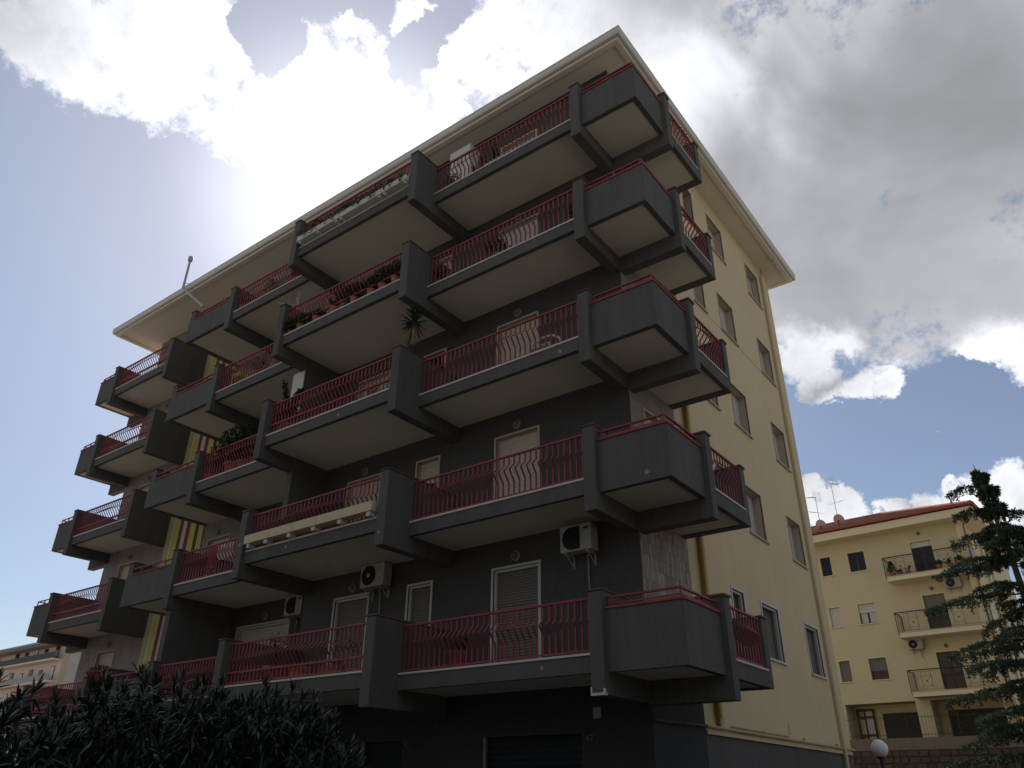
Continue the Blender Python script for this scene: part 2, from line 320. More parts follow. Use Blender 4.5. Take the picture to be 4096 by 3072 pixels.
def holes_wall(name, axis, c, u0, u1, v0, v1, holes, mats, parent, depth=.2, midx=None, cuts=(), ucuts=()):
    """sheet of wall in plane axis=c with rectangular holes and their reveals; outward is -y or +x"""
    us = sorted({u0, u1} | set(ucuts) | {h[0] for h in holes} | {h[1] for h in holes}); vs = sorted({v0, v1} | set(cuts) | {h[2] for h in holes} | {h[3] for h in holes})
    us = [u for u in us if u0 - 1e-6 <= u <= u1 + 1e-6]; vs = [v for v in vs if v0 - 1e-6 <= v <= v1 + 1e-6]
    mb = MB()
    if axis == 'y': P = lambda u, v, d: (u, c + d, v)
    elif axis == 'x': P = lambda u, v, d: (c - d, u, v)
    for i in range(len(us) - 1):
        for j in range(len(vs) - 1):
            uc, vc = (us[i] + us[i + 1]) / 2, (vs[j] + vs[j + 1]) / 2
            if any(h[0] < uc < h[1] and h[2] < vc < h[3] for h in holes): continue
            mb.quad(P(us[i], vs[j], 0), P(us[i + 1], vs[j], 0), P(us[i + 1], vs[j + 1], 0), P(us[i], vs[j + 1], 0), midx(uc, vc) if midx else 0)
    r = len(mats) - 1 if isinstance(mats, (list, tuple)) else 0
    for a, b, p, q in holes:
        mb.quad(P(a, p, 0), P(a, q, 0), P(a, q, depth), P(a, p, depth), r); mb.quad(P(b, p, 0), P(b, p, depth), P(b, q, depth), P(b, q, 0), r)
        mb.quad(P(a, q, 0), P(b, q, 0), P(b, q, depth), P(a, q, depth), r); mb.quad(P(a, p, 0), P(a, p, depth), P(b, p, depth), P(b, p, 0), r)
    return mb.build(name, mats, parent)

def opening(kind, axis, c, u0, u1, z0, z1, shutter, smat='shutterb', trim='marble', parent=None, sill=True, frame='brownframe', tw=.055, rot=None, sd=.12, curtain=False, leaves=2, inner=False, fd=0.0):
    """window or door in a hole: surround (own mesh) > shutter, frame, pane, sill"""
    if rot: Pt = rot
    elif axis == 'y': Pt = lambda u, d, z: (u, c + d, z)
    else: Pt = lambda u, d, z: (c - d, u, z)
    def bx(mb, a, d0, p, b, d1, q, m=0):
        if axis in 'xy' and not rot:
            A, Bq = Pt(a, d0, p), Pt(b, d1, q); mb.box(*A, *Bq, m)
        else:
            pts = [Pt(u, d, z) for z in (p, q) for d in (d0, d1) for u in (a, b)]
            i = len(mb.v); mb.v += [tuple(x) for x in pts]
            for f4 in ((0, 2, 3, 1), (4, 5, 7, 6), (0, 1, 5, 4), (1, 3, 7, 5), (3, 2, 6, 7), (2, 0, 4, 6)):
                mb.f.append(tuple(i + j for j in f4)); mb.m.append(m)
    mb = MB()
    if inner:   # thin frame inside the reveal
        bx(mb, u0, .03, z0, u0 + tw, .11, z1); bx(mb, u1 - tw, .03, z0, u1, .11, z1); bx(mb, u0 + tw, .03, z1 - tw, u1 - tw, .11, z1)
    bx(mb, u0 - tw, -.022, z0, u0, .03, z1 + tw); bx(mb, u1, -.022, z0, u1 + tw, .03, z1 + tw); bx(mb, u0, -.022, z1, u1, .03, z1 + tw)
    w = mb.build(kind, trim, parent, bevel=.006)
    if sill and kind == 'window':
        mb = MB(); bx(mb, u0 - .09, -.06, z0 - .05, u1 + .09, .12, z0); mb.build('sill', trim, w, bevel=.006)
    zs = z1 - (z1 - z0) * shutter
    if shutter > 0:
        mb = MB(); n = max(2, int((z1 - zs) / .060)); h = (z1 - zs) / n
        for i in range(n):
            a = zs + i * h
            prof = [(a + .003, sd + .020), (a + h * .16, sd), (a + h * .72, sd - .002), (a + h - .003, sd + .018)]
            for (p, d0), (q, d1) in zip(prof[:-1], prof[1:]): mb.quad(Pt(u0, d0, p), Pt(u1, d0, p), Pt(u1, d1, q), Pt(u0, d1, q))
            mb.quad(Pt(u0, sd + .018, a + h - .003), Pt(u1, sd + .018, a + h - .003), Pt(u1, sd + .020, a + h + .003), Pt(u0, sd + .020, a + h + .003))
        mb.build('shutter', smat, w)
        if shutter < .98:
            mb = MB(); bx(mb, u0, sd - .008, zs - .03, u1, sd + .018, zs); mb.build('shutter_rail', smat, w)
    if shutter < .98:
        fw = .06
        n = leaves
        for i in range(n):
            mb = MB()
            a = u0 + (u1 - u0) * i / n; b = u0 + (u1 - u0) * (i + 1) / n
            bx(mb, a, .15 + fd, z0, a + fw, .19 + fd, z1); bx(mb, b - fw, .15 + fd, z0, b, .19 + fd, z1)
            bx(mb, a + fw, .15 + fd, z0, b - fw, .19 + fd, z0 + fw); bx(mb, a + fw, .15 + fd, z1 - fw, b - fw, .19 + fd, z1)
            mb.build('frame', frame, w)
        for i in range(n):
            a = u0 + (u1 - u0) * i / n; b = u0 + (u1 - u0) * (i + 1) / n
            mb = MB(); bx(mb, a + fw, .165 + fd, z0 + fw, b - fw, .175 + fd, z1 - fw); mb.build('pane', 'glass', w)
            if curtain:
                mb = MB(); k = 10
                for j in range(k):
                    ua = a + fw + (b - a - 2 * fw) * j / k; ub = a + fw + (b - a - 2 * fw) * (j + 1) / k
                    mb.quad(Pt(ua, .155 + .004 * (j % 2), z0 + fw), Pt(ub, .155 + .004 * ((j + 1) % 2), z0 + fw), Pt(ub, .155 + .004 * ((j + 1) % 2), zs - .04), Pt(ua, .155 + .004 * (j % 2), zs - .04))
                mb.build('curtain', 'curtain', w)
    else:
        mb = MB(); bx(mb, u0, .19 + fd, z0, u1, .2 + fd, z1); mb.build('backing', 'black', w)
    return w

# openings of the front: zone A door, zone B window and door, zone C pair, left box door, far door
nearH, farH, sideH = [], [], []
specs = []
for k in range(1, 6):
    f0 = FL(k); t = f0 + 2.2
    l1 = k == 1
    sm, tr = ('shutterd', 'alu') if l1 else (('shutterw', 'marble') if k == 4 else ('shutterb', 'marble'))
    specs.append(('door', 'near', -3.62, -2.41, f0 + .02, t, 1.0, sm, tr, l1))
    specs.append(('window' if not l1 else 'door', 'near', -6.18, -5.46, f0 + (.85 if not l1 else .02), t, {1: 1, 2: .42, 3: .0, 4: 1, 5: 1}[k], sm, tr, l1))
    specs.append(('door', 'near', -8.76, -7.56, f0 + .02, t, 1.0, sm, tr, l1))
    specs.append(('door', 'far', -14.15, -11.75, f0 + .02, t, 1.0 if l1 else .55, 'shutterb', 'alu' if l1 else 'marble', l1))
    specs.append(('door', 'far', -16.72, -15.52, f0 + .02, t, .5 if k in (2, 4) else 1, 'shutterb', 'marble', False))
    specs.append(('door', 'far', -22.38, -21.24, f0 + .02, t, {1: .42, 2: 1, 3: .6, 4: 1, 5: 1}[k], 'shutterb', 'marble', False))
for s in specs: (nearH if s[1] == 'near' else farH).append((s[2], s[3], s[4], s[5]))
gar = [(-3.80, -1.48, .12, 2.64), (-7.30, -6.05, .12, 2.64), (-9.6, -7.7, .12, 2.64)]
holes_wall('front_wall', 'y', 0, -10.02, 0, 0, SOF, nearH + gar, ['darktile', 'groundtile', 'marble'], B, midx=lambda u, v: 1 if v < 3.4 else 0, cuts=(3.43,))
holes_wall('front_wall', 'y', yF, -17.1, -10.02, 0, SOF, [h for h in farH if h[0] > -17.1], ['darktile', 'tile', 'marble'], B, midx=lambda u, v: 1 if u < -14.6 else 0, ucuts=(-14.6,))
holes_wall('front_wall', 'y', yF, xW, -19.41, 0, SOF, [h for h in farH if h[0] < -19.4], ['tile', 'marble'], B)
mb = MB(); mb.quad((-10.02, yF, 0), (-10.02, 0, 0), (-10.02, 0, SOF), (-10.02, yF, SOF)); mb.build('step_wall', 'darktile', B)
for s in specs:
    opening(s[0], 'y', 0 if s[1] == 'near' else yF, s[2], s[3], s[4], s[5], s[6], s[7], s[8], B, inner=s[9], frame='alu' if s[9] else 'brownframe')
for a, b, p, q in gar:
    mb = MB(); n = 22; h = (q - p) / n
    for i in range(n):
        z = p + i * h
        for (z1, d1), (z2, d2) in (((z, .16), (z + h * .5, .125)), ((z + h * .5, .125), (z + h, .16))): mb.quad((a, d1, z1), (b, d1, z1), (b, d2, z2), (a, d2, z2))
    g = mb.build('garage_shutter', 'garage', B)
    for e in (a, b - .06): mb = MB(); mb.box(e, .10, p, e + .06, .19, q); mb.build('guide_rail', 'garage', g)
# side wall (yellow) with windows
SW = []
for k in range(1, 6):
    f0 = FL(k) + .01 * k; t = f0 + 2.2
    sm = 'shutterd' if k == 1 else ('shutterw' if k != 3 else 'shutterw')
    SW.append(('window', 4.44, 5.14, f0 + .87, t, 1 if k != 5 else .0, sm, 'alu' if k == 1 else 'marble', k == 1))
    SW.append(('window', 6.30, 7.46, f0 + .87, t, 1 if k != 2 else .82, sm, 'alu' if k == 1 else 'marble', k == 1))
    SW.append(('window', 9.60, 10.74, f0 + .87, t, 1, sm, 'alu' if k == 1 else 'marble', k == 1))
sideH = [(s[1], s[2], s[3], s[4]) for s in SW]
sdoor = [(.62, 1.72, FL(k) + .02, FL(k) + 2.2) for k in range(2, 6)]
holes_wall('side_wall', 'x', 0, 2.2, yW, 2.76, SOF, sideH, ['yellow', 'marble'], B, depth=.30)
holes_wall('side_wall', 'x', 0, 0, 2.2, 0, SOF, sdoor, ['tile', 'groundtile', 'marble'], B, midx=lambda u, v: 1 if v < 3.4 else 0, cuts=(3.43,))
for s in SW: opening('window', 'x', 0, s[1], s[2], s[3], s[4], s[5], s[6], s[7], B, inner=s[8], frame='alu' if s[8] else 'brownframe', sd=.17 if s[8] else .235, tw=.055 if s[8] else .022, fd=.10)
for h in sdoor: opening('door', 'x', 0, *h, 1.0, 'shutterb', 'marble', B)
mb = MB(); mb.quad((-.02, 2.2, 0), (-.02, yW, 0), (-.02, yW, 2.76), (-.02, 2.2, 2.76)); mb.quad((-.02, 2.2, 2.76), (-.02, yW, 2.76), (0, yW, 2.76), (0, 2.2, 2.76)); mb.build('plinth_wall', 'dark', B)
mb = MB(); mb.quad((0, yW, 0), (xW, yW, 0), (xW, yW, SOF), (0, yW, SOF)); mb.quad((xW, yW, 0), (xW, yF, 0), (xW, yF, SOF), (xW, yW, SOF)); mb.build('rear_wall', 'yellow', B)
# clay tiles on the corner, each its own piece
tm = MB(); tm.box(0, 0, 0, .012, .069, .244); tme = tm.mesh('cladding_tile', 'tile1')
for j in range(7):
    for i in range(29):
        o = bpy.data.objects.new('cladding_tile', tme); C.objects.link(o); o.location = (random.uniform(-.001, .004), .006 + i * .0755, 4.80 + j * .25); par(o, B)
# striped stair panel between the two wings
widths = [('stripeY', .08), ('stripeD', .025), ('stripeC', .07), ('stripeD', .02), ('stripeY', .06), ('stripeD', .025), ('stripeC', .17), ('stripeD', .015), ('stripeY', .29), ('stripeR', .22), ('stripeW', .24), ('stripeR', .25), ('stripeY', .34), ('stripeD', .21), ('stripeC', .08), ('stripeD', .02), ('stripeY', .20)]
x = -19.41; tot = sum(w for _, w in widths); sc = 2.31 / tot
for i, (c, w) in enumerate(widths):
    d = .05 if c == 'stripeD' else (-.02 if i % 2 else -.05)
    mb = MB(); mb.box(x, yF + d, 0.1, x + w * sc - .004, yF + .12, SOF); mb.build('stair_panel', c, B); x += w * sc
mb = MB(); mb.box(-19.41, yF + .13, 0, -17.1, yF + .2, SOF); mb.build('stair_backing', 'black', B)

# fins
def fin(x0, x1, y0, y1, k, zb=-.686, zt=1.008, cap=True, mat_='dark'):
    f0 = FL(k); mb = MB(); mb.box(x0, y0, f0 + zb, x1, y1, f0 + zt); o = mb.build('fin_wall', mat_, B, bevel=.012)
    if cap:
        mb = MB(); mb.box(x0 - .018, y0 - .022, f0 + zt + .002, x1 + .018, y1, f0 + zt + .034); mb.build('cap', 'captile', o, bevel=.006)
    return o
FX = {'F1': (-.267, -.006, -1.584, .02), 'F2': (-5.078, -4.813, -2.259, .02), 'F3': (-10.024, -9.772, -2.293, .02), 'F4': (-14.735, -14.465, -1.314, .95), 'F5': (-19.64, -19.41, -.658, .95), 'F6': (-23.655, -23.394, -.715, .95)}
for k in range(1, 6):
    for n, (a, b, c, d) in FX.items(): fin(a, b, c, d, k)
    fin(-17.24, -16.98, -1.262, .95, k, zb=-.322)
    # side fins on the yellow side
    f0 = FL(k)
    mb = MB(); mb.box(-.02, -.02, f0 - .716, 1.572, .226, f0 + .995); o = mb.build('fin_wall', 'dark', B, bevel=.012)
    mb = MB(); mb.box(.01, -.045, f0 + .997, 1.6, .25, f0 + 1.04); mb.build('cap', 'captile', o, bevel=.006)
    mb = MB(); mb.box(.002, 1.93, f0 - .334, 1.488, 2.158, f0 + .95); o = mb.build('fin_wall', 'dark', B, bevel=.012)
    mb = MB(); mb.box(.006, 1.905, f0 + .952, 1.515, 2.183, f0 + .992); mb.build('cap', 'captile', o, bevel=.006)
    mb = MB(); mb.box(-25.0, yF, f0 - .70, xW, yF + .25, f0 + 1.0); mb.build('fin_wall', 'dark', B, bevel=.012)
# spur walls under fins F3 and F4
for k in (2, 3):
    mb = MB(); mb.box(-10.0, -1.16, FL(k), -9.79, .01, FL(k + 1) - .688); mb.build('spur_wall', 'dark', B)
for k in (1,):
    mb = MB(); mb.box(-14.72, -1.13, FL(k), -14.48, .92, FL(k + 1) - .688); mb.build('spur_wall', 'dark', B)

# railings -------------------------------------------------------
bal_meshes = {}
def bar_profile(e, z0=.05):
    # upright bar with a V-shaped belly; returns (z, outward)
    t = .545
    return [(z0, 0), (t - e * 1.3, 0), (t, e), (t + e * 1.05, 0), (.902, 0)]
def bar_mesh(e, axis, z0=.05):
    key = (round(e, 3), axis, z0)
    if key not in bal_meshes:
        mb = MB(); w, d = .0165, .010; pr = bar_profile(e, z0); i0 = len(mb.v)
        for z, o in pr:
            for a, b in ((-w, -d), (w, -d), (w, d), (-w, d)):
                mb.v.append((a, b - o, z) if axis == 'y' else (o - b, a, z))
        for q in range(len(pr) - 1):
            for j in range(4):
                a = i0 + q * 4 + j; b = i0 + q * 4 + (j + 1) % 4
                mb.f.append((a, b, b + 4, a + 4)); mb.m.append(0)
        bal_meshes[key] = mb
    return bal_meshes[key]
bar_data = {}
rest = MB()
def railing(bal, axis, c, u0, u1, f0, singles, midrail, z0=.05):
    """top and bottom rail and bars; bars are single sub-parts or joined with the far ones"""
    mb = MB()
    def rb(a, b, z0, z1, h=.02):
        if axis == 'y': mb.box(a, c - h, z0, b, c + h, z1)
        else: mb.box(c - h, a, z0, c + h, b, z1)
    rb(u0, u1, f0 + .898, f0 + .938, .026); mb.build('top_rail', 'red', bal)
    if z0 < .1: mb = MB(); rb(u0, u1, f0 + .03, f0 + .06, .016); mb.build('bottom_rail', 'red', bal)
    if midrail:
        mb = MB(); rb(u0, u1, f0 + .25, f0 + .295, .03); mb.build('middle_rail', 'red', bal)
    n = max(3, round((u1 - u0) / .137))
    for i in range(n):
        s = (i + .5) / n; e = .025 + .15 * math.sin(math.pi * s); u = u0 + (u1 - u0) * s
        mbar = bar_mesh(e, axis, z0); loc = (u, c, f0) if axis == 'y' else (c, u, f0)
        if singles:
            key = (round(e, 3), axis)
            if key not in bar_data: bar_data[key] = mbar.mesh('baluster', 'red')
            o = bpy.data.objects.new('baluster', bar_data[key]); C.objects.link(o); o.location = loc; o.parent = bal
        else:
            i0 = len(rest.v); rest.v += [(v[0] + loc[0], v[1] + loc[1], v[2] + loc[2]) for v in mbar.v]
            rest.f += [tuple(i0 + q for q in ff) for ff in mbar.f]; rest.m += mbar.m
def slab(k, x0, x1, yf, yb):
    f0 = FL(k); mb = MB()
    mb.box(x0, yf + .11, f0 - .306, x1, yb + .02, f0 - .046, 0, mb=1, mt=2)
    mb.box(x0, yf, f0 - .325, x1, yf + .11, f0 - .045)
    o = mb.build('balcony', ['dark', 'soffit', 'stone'], B)
    mb = MB(); mb.box(x0, yf - .022, f0 - .044, x1, yf + .30, f0 - .002); mb.build('stone_edge', 'stone', o, bevel=.005)
    mb = MB(); e = .018; z = f0 - .306   # pale unpainted line round the soffit
    mb.box(x0, yb - e, z - .003, x1, yb, z + .01); mb.box(x0, yf + .112, z - .003, x0 + e, yb - e, z + .01)
    mb.build('soffit_line', 'stone', o)
    return o
RAILS = [('A', -4.811, -.269, -1.511, 0), ('B', -9.770, -5.080, -2.173, 0), ('C', -14.463, -10.026, -1.215, yF), ('D', -23.392, -19.642, -.611, yF)]
for k in range(1, 6):
    for n, a, b, yf, yb in RAILS:
        o = slab(k, a, b, yf, yb)
        railing(o, 'y', yf + .06, a + .01, b - .01, FL(k), n == 'A' or (n == 'B' and k <= 3), n == 'D' or (n == 'B' and k in (1, 3, 4)), .26 if n == 'B' and k == 4 else .05)
    # side balcony
    f0 = FL(k); mb = MB()
    mb.box(.002, .228, f0 - .306, 1.376, 1.928, f0 - .046, 0, mb=1, mt=2); mb.box(1.376, .228, f0 - .330, 1.486, 1.928, f0 - .045)
    o = mb.build('balcony', ['dark', 'soffit', 'stone'], B)
    mb = MB(); mb.box(1.186, .228, f0 - .044, 1.508, 1.928, f0 - .002); mb.build('stone_edge', 'stone', o, bevel=.005)
    railing(o, 'x', 1.426, .235, 1.92, f0, False, False)
ro = rest.build('balusters', 'red', B); ro['kind'] = 'stuff'; ro['label'] = 'red belly-shaped bars of the farther balcony railings'

def coping(o, axis, c, u0, u1, z, n, w=.17):
    """row of red coping tiles, each a piece"""
    for i in range(n):
        a = u0 + (u1 - u0) * i / n + .002; b = u0 + (u1 - u0) * (i + 1) / n - .002; dz = random.uniform(-.003, .003)
        mb = MB()
        if axis == 'y': mb.box(a, c - .025, z + dz, b, c + w - .025, z + .042 + dz)
        else: mb.box(c - w + .025, a, z + dz, c + .025, b, z + .042 + dz)
        mb.build('coping_tile', 'redtile', o)
for k in range(1, 6):
    f0 = FL(k)
    # corner balcony with solid parapet
    mb = MB(); t = .12
    mb.box(-.004, -1.46, f0 - .326, 1.46, -1.46 + t, f0 + .695); mb.box(1.46 - t, -1.46 + t, f0 - .326, 1.46, -.021, f0 + .695)
    mb.box(-.004, -1.46 + t, f0 - .306, 1.46 - t, -.021, f0 - .04, 0, mb=1, mt=2)
    o = mb.build('corner_balcony', ['dark', 'soffit', 'stone'], B)
    mb = MB(); z = f0 - .306; mb.box(-.003, -1.338, z - .003, .015, -.04, z + .01); mb.box(-.003, -.04, z - .003, 1.338, -.022, z + .01); mb.build('soffit_line', 'stone', o)
    coping(o, 'y', -1.46, -.004, 1.485, f0 + .697, 5); coping(o, 'x', 1.46, -1.315, -.021, f0 + .697, 4)
    mb = MB(); mb.box(-.004, -1.425, f0 + .885, 1.425, -1.375, f0 + .918); mb.box(1.375, -1.375, f0 + .885, 1.425, -.021, f0 + .918)
    mb.box(-.004, -1.415, f0 + .775, 1.415, -1.385, f0 + .80); mb.box(1.385, -1.385, f0 + .775, 1.415, -.021, f0 + .80)
    mb.build('handrail', 'red', o)
    for px, py in ((.05, -1.4), (.72, -1.4), (1.4, -1.4), (1.4, -.72), (1.4, -.06)):
        mb = MB(); mb.box(px - .016, py - .016, f0 + .738, px + .016, py + .016, f0 + .886); mb.build('rail_post', 'red', o)
    # solid balcony at the left end of the near wing
    mb = MB(); mb.box(-16.978, -1.272, f0 - .326, -14.737, -1.152, f0 + .60); mb.box(-17.24, -1.272, f0 - .326, -16.978, -1.263, f0 + .60)
    mb.box(-16.978, -1.152, f0 - .306, -14.737, .94, f0 - .04, 0, mb=1, mt=2)
    o = mb.build('solid_balcony', ['dark', 'soffit', 'stone'], B)
    coping(o, 'y', -1.272, -16.978, -14.737, f0 + .602, 7)
    mb = MB(); mb.box(-16.978, -1.24, f0 + .80, -14.737, -1.19, f0 + .835); mb.build('handrail', 'red', o)
    for px in (-16.5, -15.85, -15.2): mb = MB(); mb.box(px - .015, -1.23, f0 + .64, px + .015, -1.2, f0 + .80); mb.build('rail_post', 'red', o)
    # far corner balcony
    mb = MB(); mb.box(-24.9, -.625, f0 - .326, -23.657, -.505, f0 + .695); mb.box(-24.9, -.505, f0 - .326, -24.78, .928, f0 + .695)
    mb.box(-24.78, -.505, f0 - .306, -23.657, .928, f0 - .04, 0, mb=1, mt=2)
    o = mb.build('corner_balcony', ['dark', 'soffit', 'stone'], B)
    mb = MB(); mb.box(-24.92, -.645, f0 + .697, -23.657, -.49, f0 + .737); mb.box(-24.92, -.49, f0 + .697, -24.765, .928, f0 + .737); mb.build('coping', 'redtile', o)
    mb = MB(); mb.box(-24.86, -.585, f0 + .885, -23.657, -.545, f0 + .918); mb.box(-24.86, -.545, f0 + .885, -24.82, .928, f0 + .918)
    for px in (-24.84, -24.3): mb.box(px - .015, -.58, f0 + .737, px + .015, -.55, f0 + .886)
    mb.build('handrail', 'red', o)

# roof
ex0, ex1, ey0, ey1 = -24.58, .77, -.75, 12.75
mb = MB(); mb.box(ex0 + .15, ey0 + .15, SOF, ex1 - .15, ey1 - .15, SOF + .18)
roof = mb.build('roof', 'eave', B)
mb = MB(); z0, z1 = SOF - .08, SOF + .20
mb.box(ex0, ey0, z0, ex1, ey0 + .15, z1); mb.box(ex0, ey1 - .15, z0, ex1, ey1, z1); mb.box(ex0, ey0 + .15, z0, ex0 + .15, ey1 - .15, z1); mb.box(ex1 - .15, ey0 + .15, z0, ex1, ey1 - .15, z1)
mb.build('fascia', 'eave', roof)
mb = MB(); g = .115
def gut(a0, b0, a1, b1, out):
    # gutter run: open trough with a rolled lip, section drawn across 'out'
    prof = [(0, .03), (.0, .0), (.09, .0), (.115, .05), (.115, .215), (.128, .225), (.128, .24), (.10, .24), (.10, .06), (.08, .02), (.012, .02), (.012, .20)]
    A = Vector((a0, b0, SOF)); E_ = Vector((a1, b1, SOF)); o2 = Vector(out)
    dirv = (E_ - A).normalized()
    for (p, q), (p2, q2) in zip(prof[:-1], prof[1:]):
        # mitre the ends outwards
        mb.quad(A + o2 * p - dirv * p + Vector((0, 0, q)), E_ + o2 * p + dirv * p + Vector((0, 0, q)), E_ + o2 * p2 + dirv * p2 + Vector((0, 0, q2)), A + o2 * p2 - dirv * p2 + Vector((0, 0, q2)))
gut(ex0 - .002, ey0 - .002, ex1 + .002, ey0 - .002, (0, -1, 0)); gut(ex1 + .002, ey0 - .002, ex1 + .002, ey1 + .002, (1, 0, 0))
gut(ex1 + .002, ey1 + .002, ex0 - .002, ey1 + .002, (0, 1, 0)); gut(ex0 - .002, ey1 + .002, ex0 - .002, ey0 - .002, (-1, 0, 0))
mb.build('gutter', 'gutter', roof)
mb = MB(); zr = SOF + .2; hh = 1.7; cy = (ey0 + ey1) / 2; a = Vector((ex0 + 6.5, cy, zr + hh)); b = Vector((ex1 - 6.5, cy, zr + hh))
p = [Vector((ex0, ey0, zr)), Vector((ex1, ey0, zr)), Vector((ex1, ey1, zr)), Vector((ex0, ey1, zr))]
mb.quad(p[0], p[1], b, a); mb.quad(p[2], p[3], a, b); mb.tri(p[1], p[2], b); mb.tri(p[3], p[0], a); mb.build('roof_slope', 'rooftile', roof)
# rainwater and gas pipes on the side wall
mb = MB(); mb.box(.0, 2.74, 2.9, .09, 2.92, SOF); mb.tube([(.12, 2.70, 3.0), (.12, 2.70, SOF)], .035, 8); mb.build('downpipe', 'yellowpipe', B)
mb = MB(); mb.tube([(.72, 11.0, SOF - .02), (.66, 11.02, SOF - .16), (.20, 11.14, SOF - .34), (.07, 11.17, SOF - .5), (.07, 11.17, 2.8), (.07, 11.17, .3)], .05, 8); mb.build('downpipe', 'yellow', B)
mb = MB(); mb.box(.002, 11.42, 2.8, .05, 11.62, SOF); mb.build('wall_rib', 'yellow', B)
mb = MB(); mb.tube([(.07, 2.1, 2.83), (.07, 3.2, 2.83), (.07, 12.1, 2.83)], .032, 8); mb.tube([(.05, 3.4, 2.90), (.05, 6.8, 2.90)], .02, 6)
for y in (2.8, 5.2, 7.9, 10.6): mb.tube([(.05, y, 2.83), (.05, y, 2.93)], .028, 6)
mb.build('gas_pipe', 'pipegrey', B)
mb = MB(); mb.box(.002, 2.2, 2.70, .035, yW, 2.775); mb.build('string_course', 'yellow', B)
mb = MB(); mb.tube([(.06, -.0, 2.79), (.06, 2.1, 2.83)], .028, 8); mb.build('gas_pipe', 'darktile', B)
mb = MB(); mb.box(.002, 7.0, 2.98, .02, 7.16, 3.22); mb.build('meter_flap', 'yellow', B)
for z in (SOF - 3.3 - 3.17 + 2.58,):
    pass
# faint construction joint along the side wall
mb = MB(); mb.box(.001, 2.3, 14.06, .006, 11.4, 14.085); mb.build('wall_joint', 'marble', B)

# ------------------------------------------------------------------ plants helpers
def rdir(up=0.0):
    while True:
        v = Vector((random.uniform(-1, 1), random.uniform(-1, 1), random.uniform(-1, 1)))
        if .05 < v.length < 1:
            v.normalize(); v.z += up; return v.normalized()
def leaf(mb, p, d, L, w, m=0, curl=.25):
    """pointed leaf from p along d, bent downwards"""
    d = Vector(d).normalized(); sd = d.cross(Vector((0, 0, 1)))
    if sd.length < .05: sd = Vector((1, 0, 0))
    sd = (sd.normalized() + rdir() * .5).normalized() * w
    p = Vector(p); q1 = p + d * L * .35; q2 = p + d * L * .72 + Vector((0, 0, -curl * L * .25)); t = p + d * L + Vector((0, 0, -curl * L * .6))
    i = len(mb.v)
    mb.v += [tuple(p), tuple(q1 + sd), tuple(q1 - sd), tuple(q2 + sd * .8), tuple(q2 - sd * .8), tuple(t)]
    mb.f += [(i, i + 1, i + 2), (i + 1, i + 3, i + 4, i + 2), (i + 3, i + 5, i + 4)]; mb.m += [m] * 3
def leafball(mb, c, r, n, L, w, m=0, up=.3):
    c = Vector(c)
    for _ in range(n):
        d = rdir(); k = random.random() ** .45
        p = c + Vector((d.x * r[0], d.y * r[1], d.z * r[2])) * k
        leaf(mb, p, (d * .8 + rdir(up)).normalized(), L * random.uniform(.6, 1.2), w * random.uniform(.7, 1.2), m if isinstance(m, int) else random.choice(m))
def pot_mesh(c, r, h, n=14):
    mb = MB(); mb.lathe(c, [(r * .68, 0), (r * .96, h * .82), (r * 1.08, h * .82), (r * 1.08, h), (r * .93, h), (r * .90, h * .9), (.005, h * .9)], n); return mb
def potted(label, x, y, z, r=.14, h=.2, pm='terracotta', form='bush', fr=(.2, .2, .2), n=140, fm='leaf', cat='potted plant', group=None, flowers=0, L=.09, w=.022, name='potted_plant', hang=False):
    t = thing(name, (x, y, z), label, cat, group)
    pot_mesh((x, y, z), r, h).build('pot', pm, t, smooth=False)
    if hang:
        for dx in (-r * .8, r * .8): mb = MB(); mb.tube([(x + dx, y + r * .6, z + h * .9), (x + dx, -2.09, z + h * 1.25), (x + dx, -2.085, z + .27)], .006, 4); mb.build('hanger', 'iron', t)
    mb = MB(); top = z + h
    if form == 'bush':
        mb.tube([(x, y, z + h * .8), (x + .01, y, top + fr[2] * .8)], [.012, .006], 5, 1)
        leafball(mb, (x, y, top + fr[2] * .8), fr, n, L, w)
    elif form == 'spiky':
        for i in range(n):
            a = random.uniform(0, 6.28); e = random.uniform(.25, 1.45)
            leaf(mb, (x, y, top - .02), (math.cos(a) * math.cos(e), math.sin(a) * math.cos(e), math.sin(e)), fr[2] * random.uniform(.7, 1.1), w, 0, .2)
    elif form == 'cone':
        for i in range(n):
            k = random.random(); a = random.uniform(0, 6.28); rr = fr[0] * (1 - k) * random.uniform(.75, 1)
            leaf(mb, (x + rr * math.cos(a), y + rr * math.sin(a), top + fr[2] * 1.6 * k), (math.cos(a), math.sin(a), .9), L, w)
    elif form == 'sparse':
        for i in range(7):
            a = random.uniform(0, 6.28); e = Vector((x + fr[0] * math.cos(a) * .8, y + fr[1] * math.sin(a) * .8, top + fr[2] * random.uniform(.7, 1.8)))
            mb.tube([(x, y, z + h * .8), ((x + e.x) / 2, (y + e.y) / 2, top + .45 * (e.z - top) + .05), e], [.010, .007, .003], 5, 1)
            for _ in range(n // 7): leaf(mb, e.lerp(Vector((x, y, top)), random.random() * .6), rdir(.4), L, w)
    mb.build('foliage', [fm, 'stem'], t)
    if flowers:
        mb = MB()
        for _ in range(flowers):
            p = Vector((x + random.uniform(-1, 1) * fr[0], y + random.uniform(-1, 1) * fr[1], top + random.uniform(.5, 1.7) * fr[2]))
            for _ in range(5): leaf(mb, p, rdir(.2), .03, .013)
        mb.build('flowers', 'flower', t)
    return t

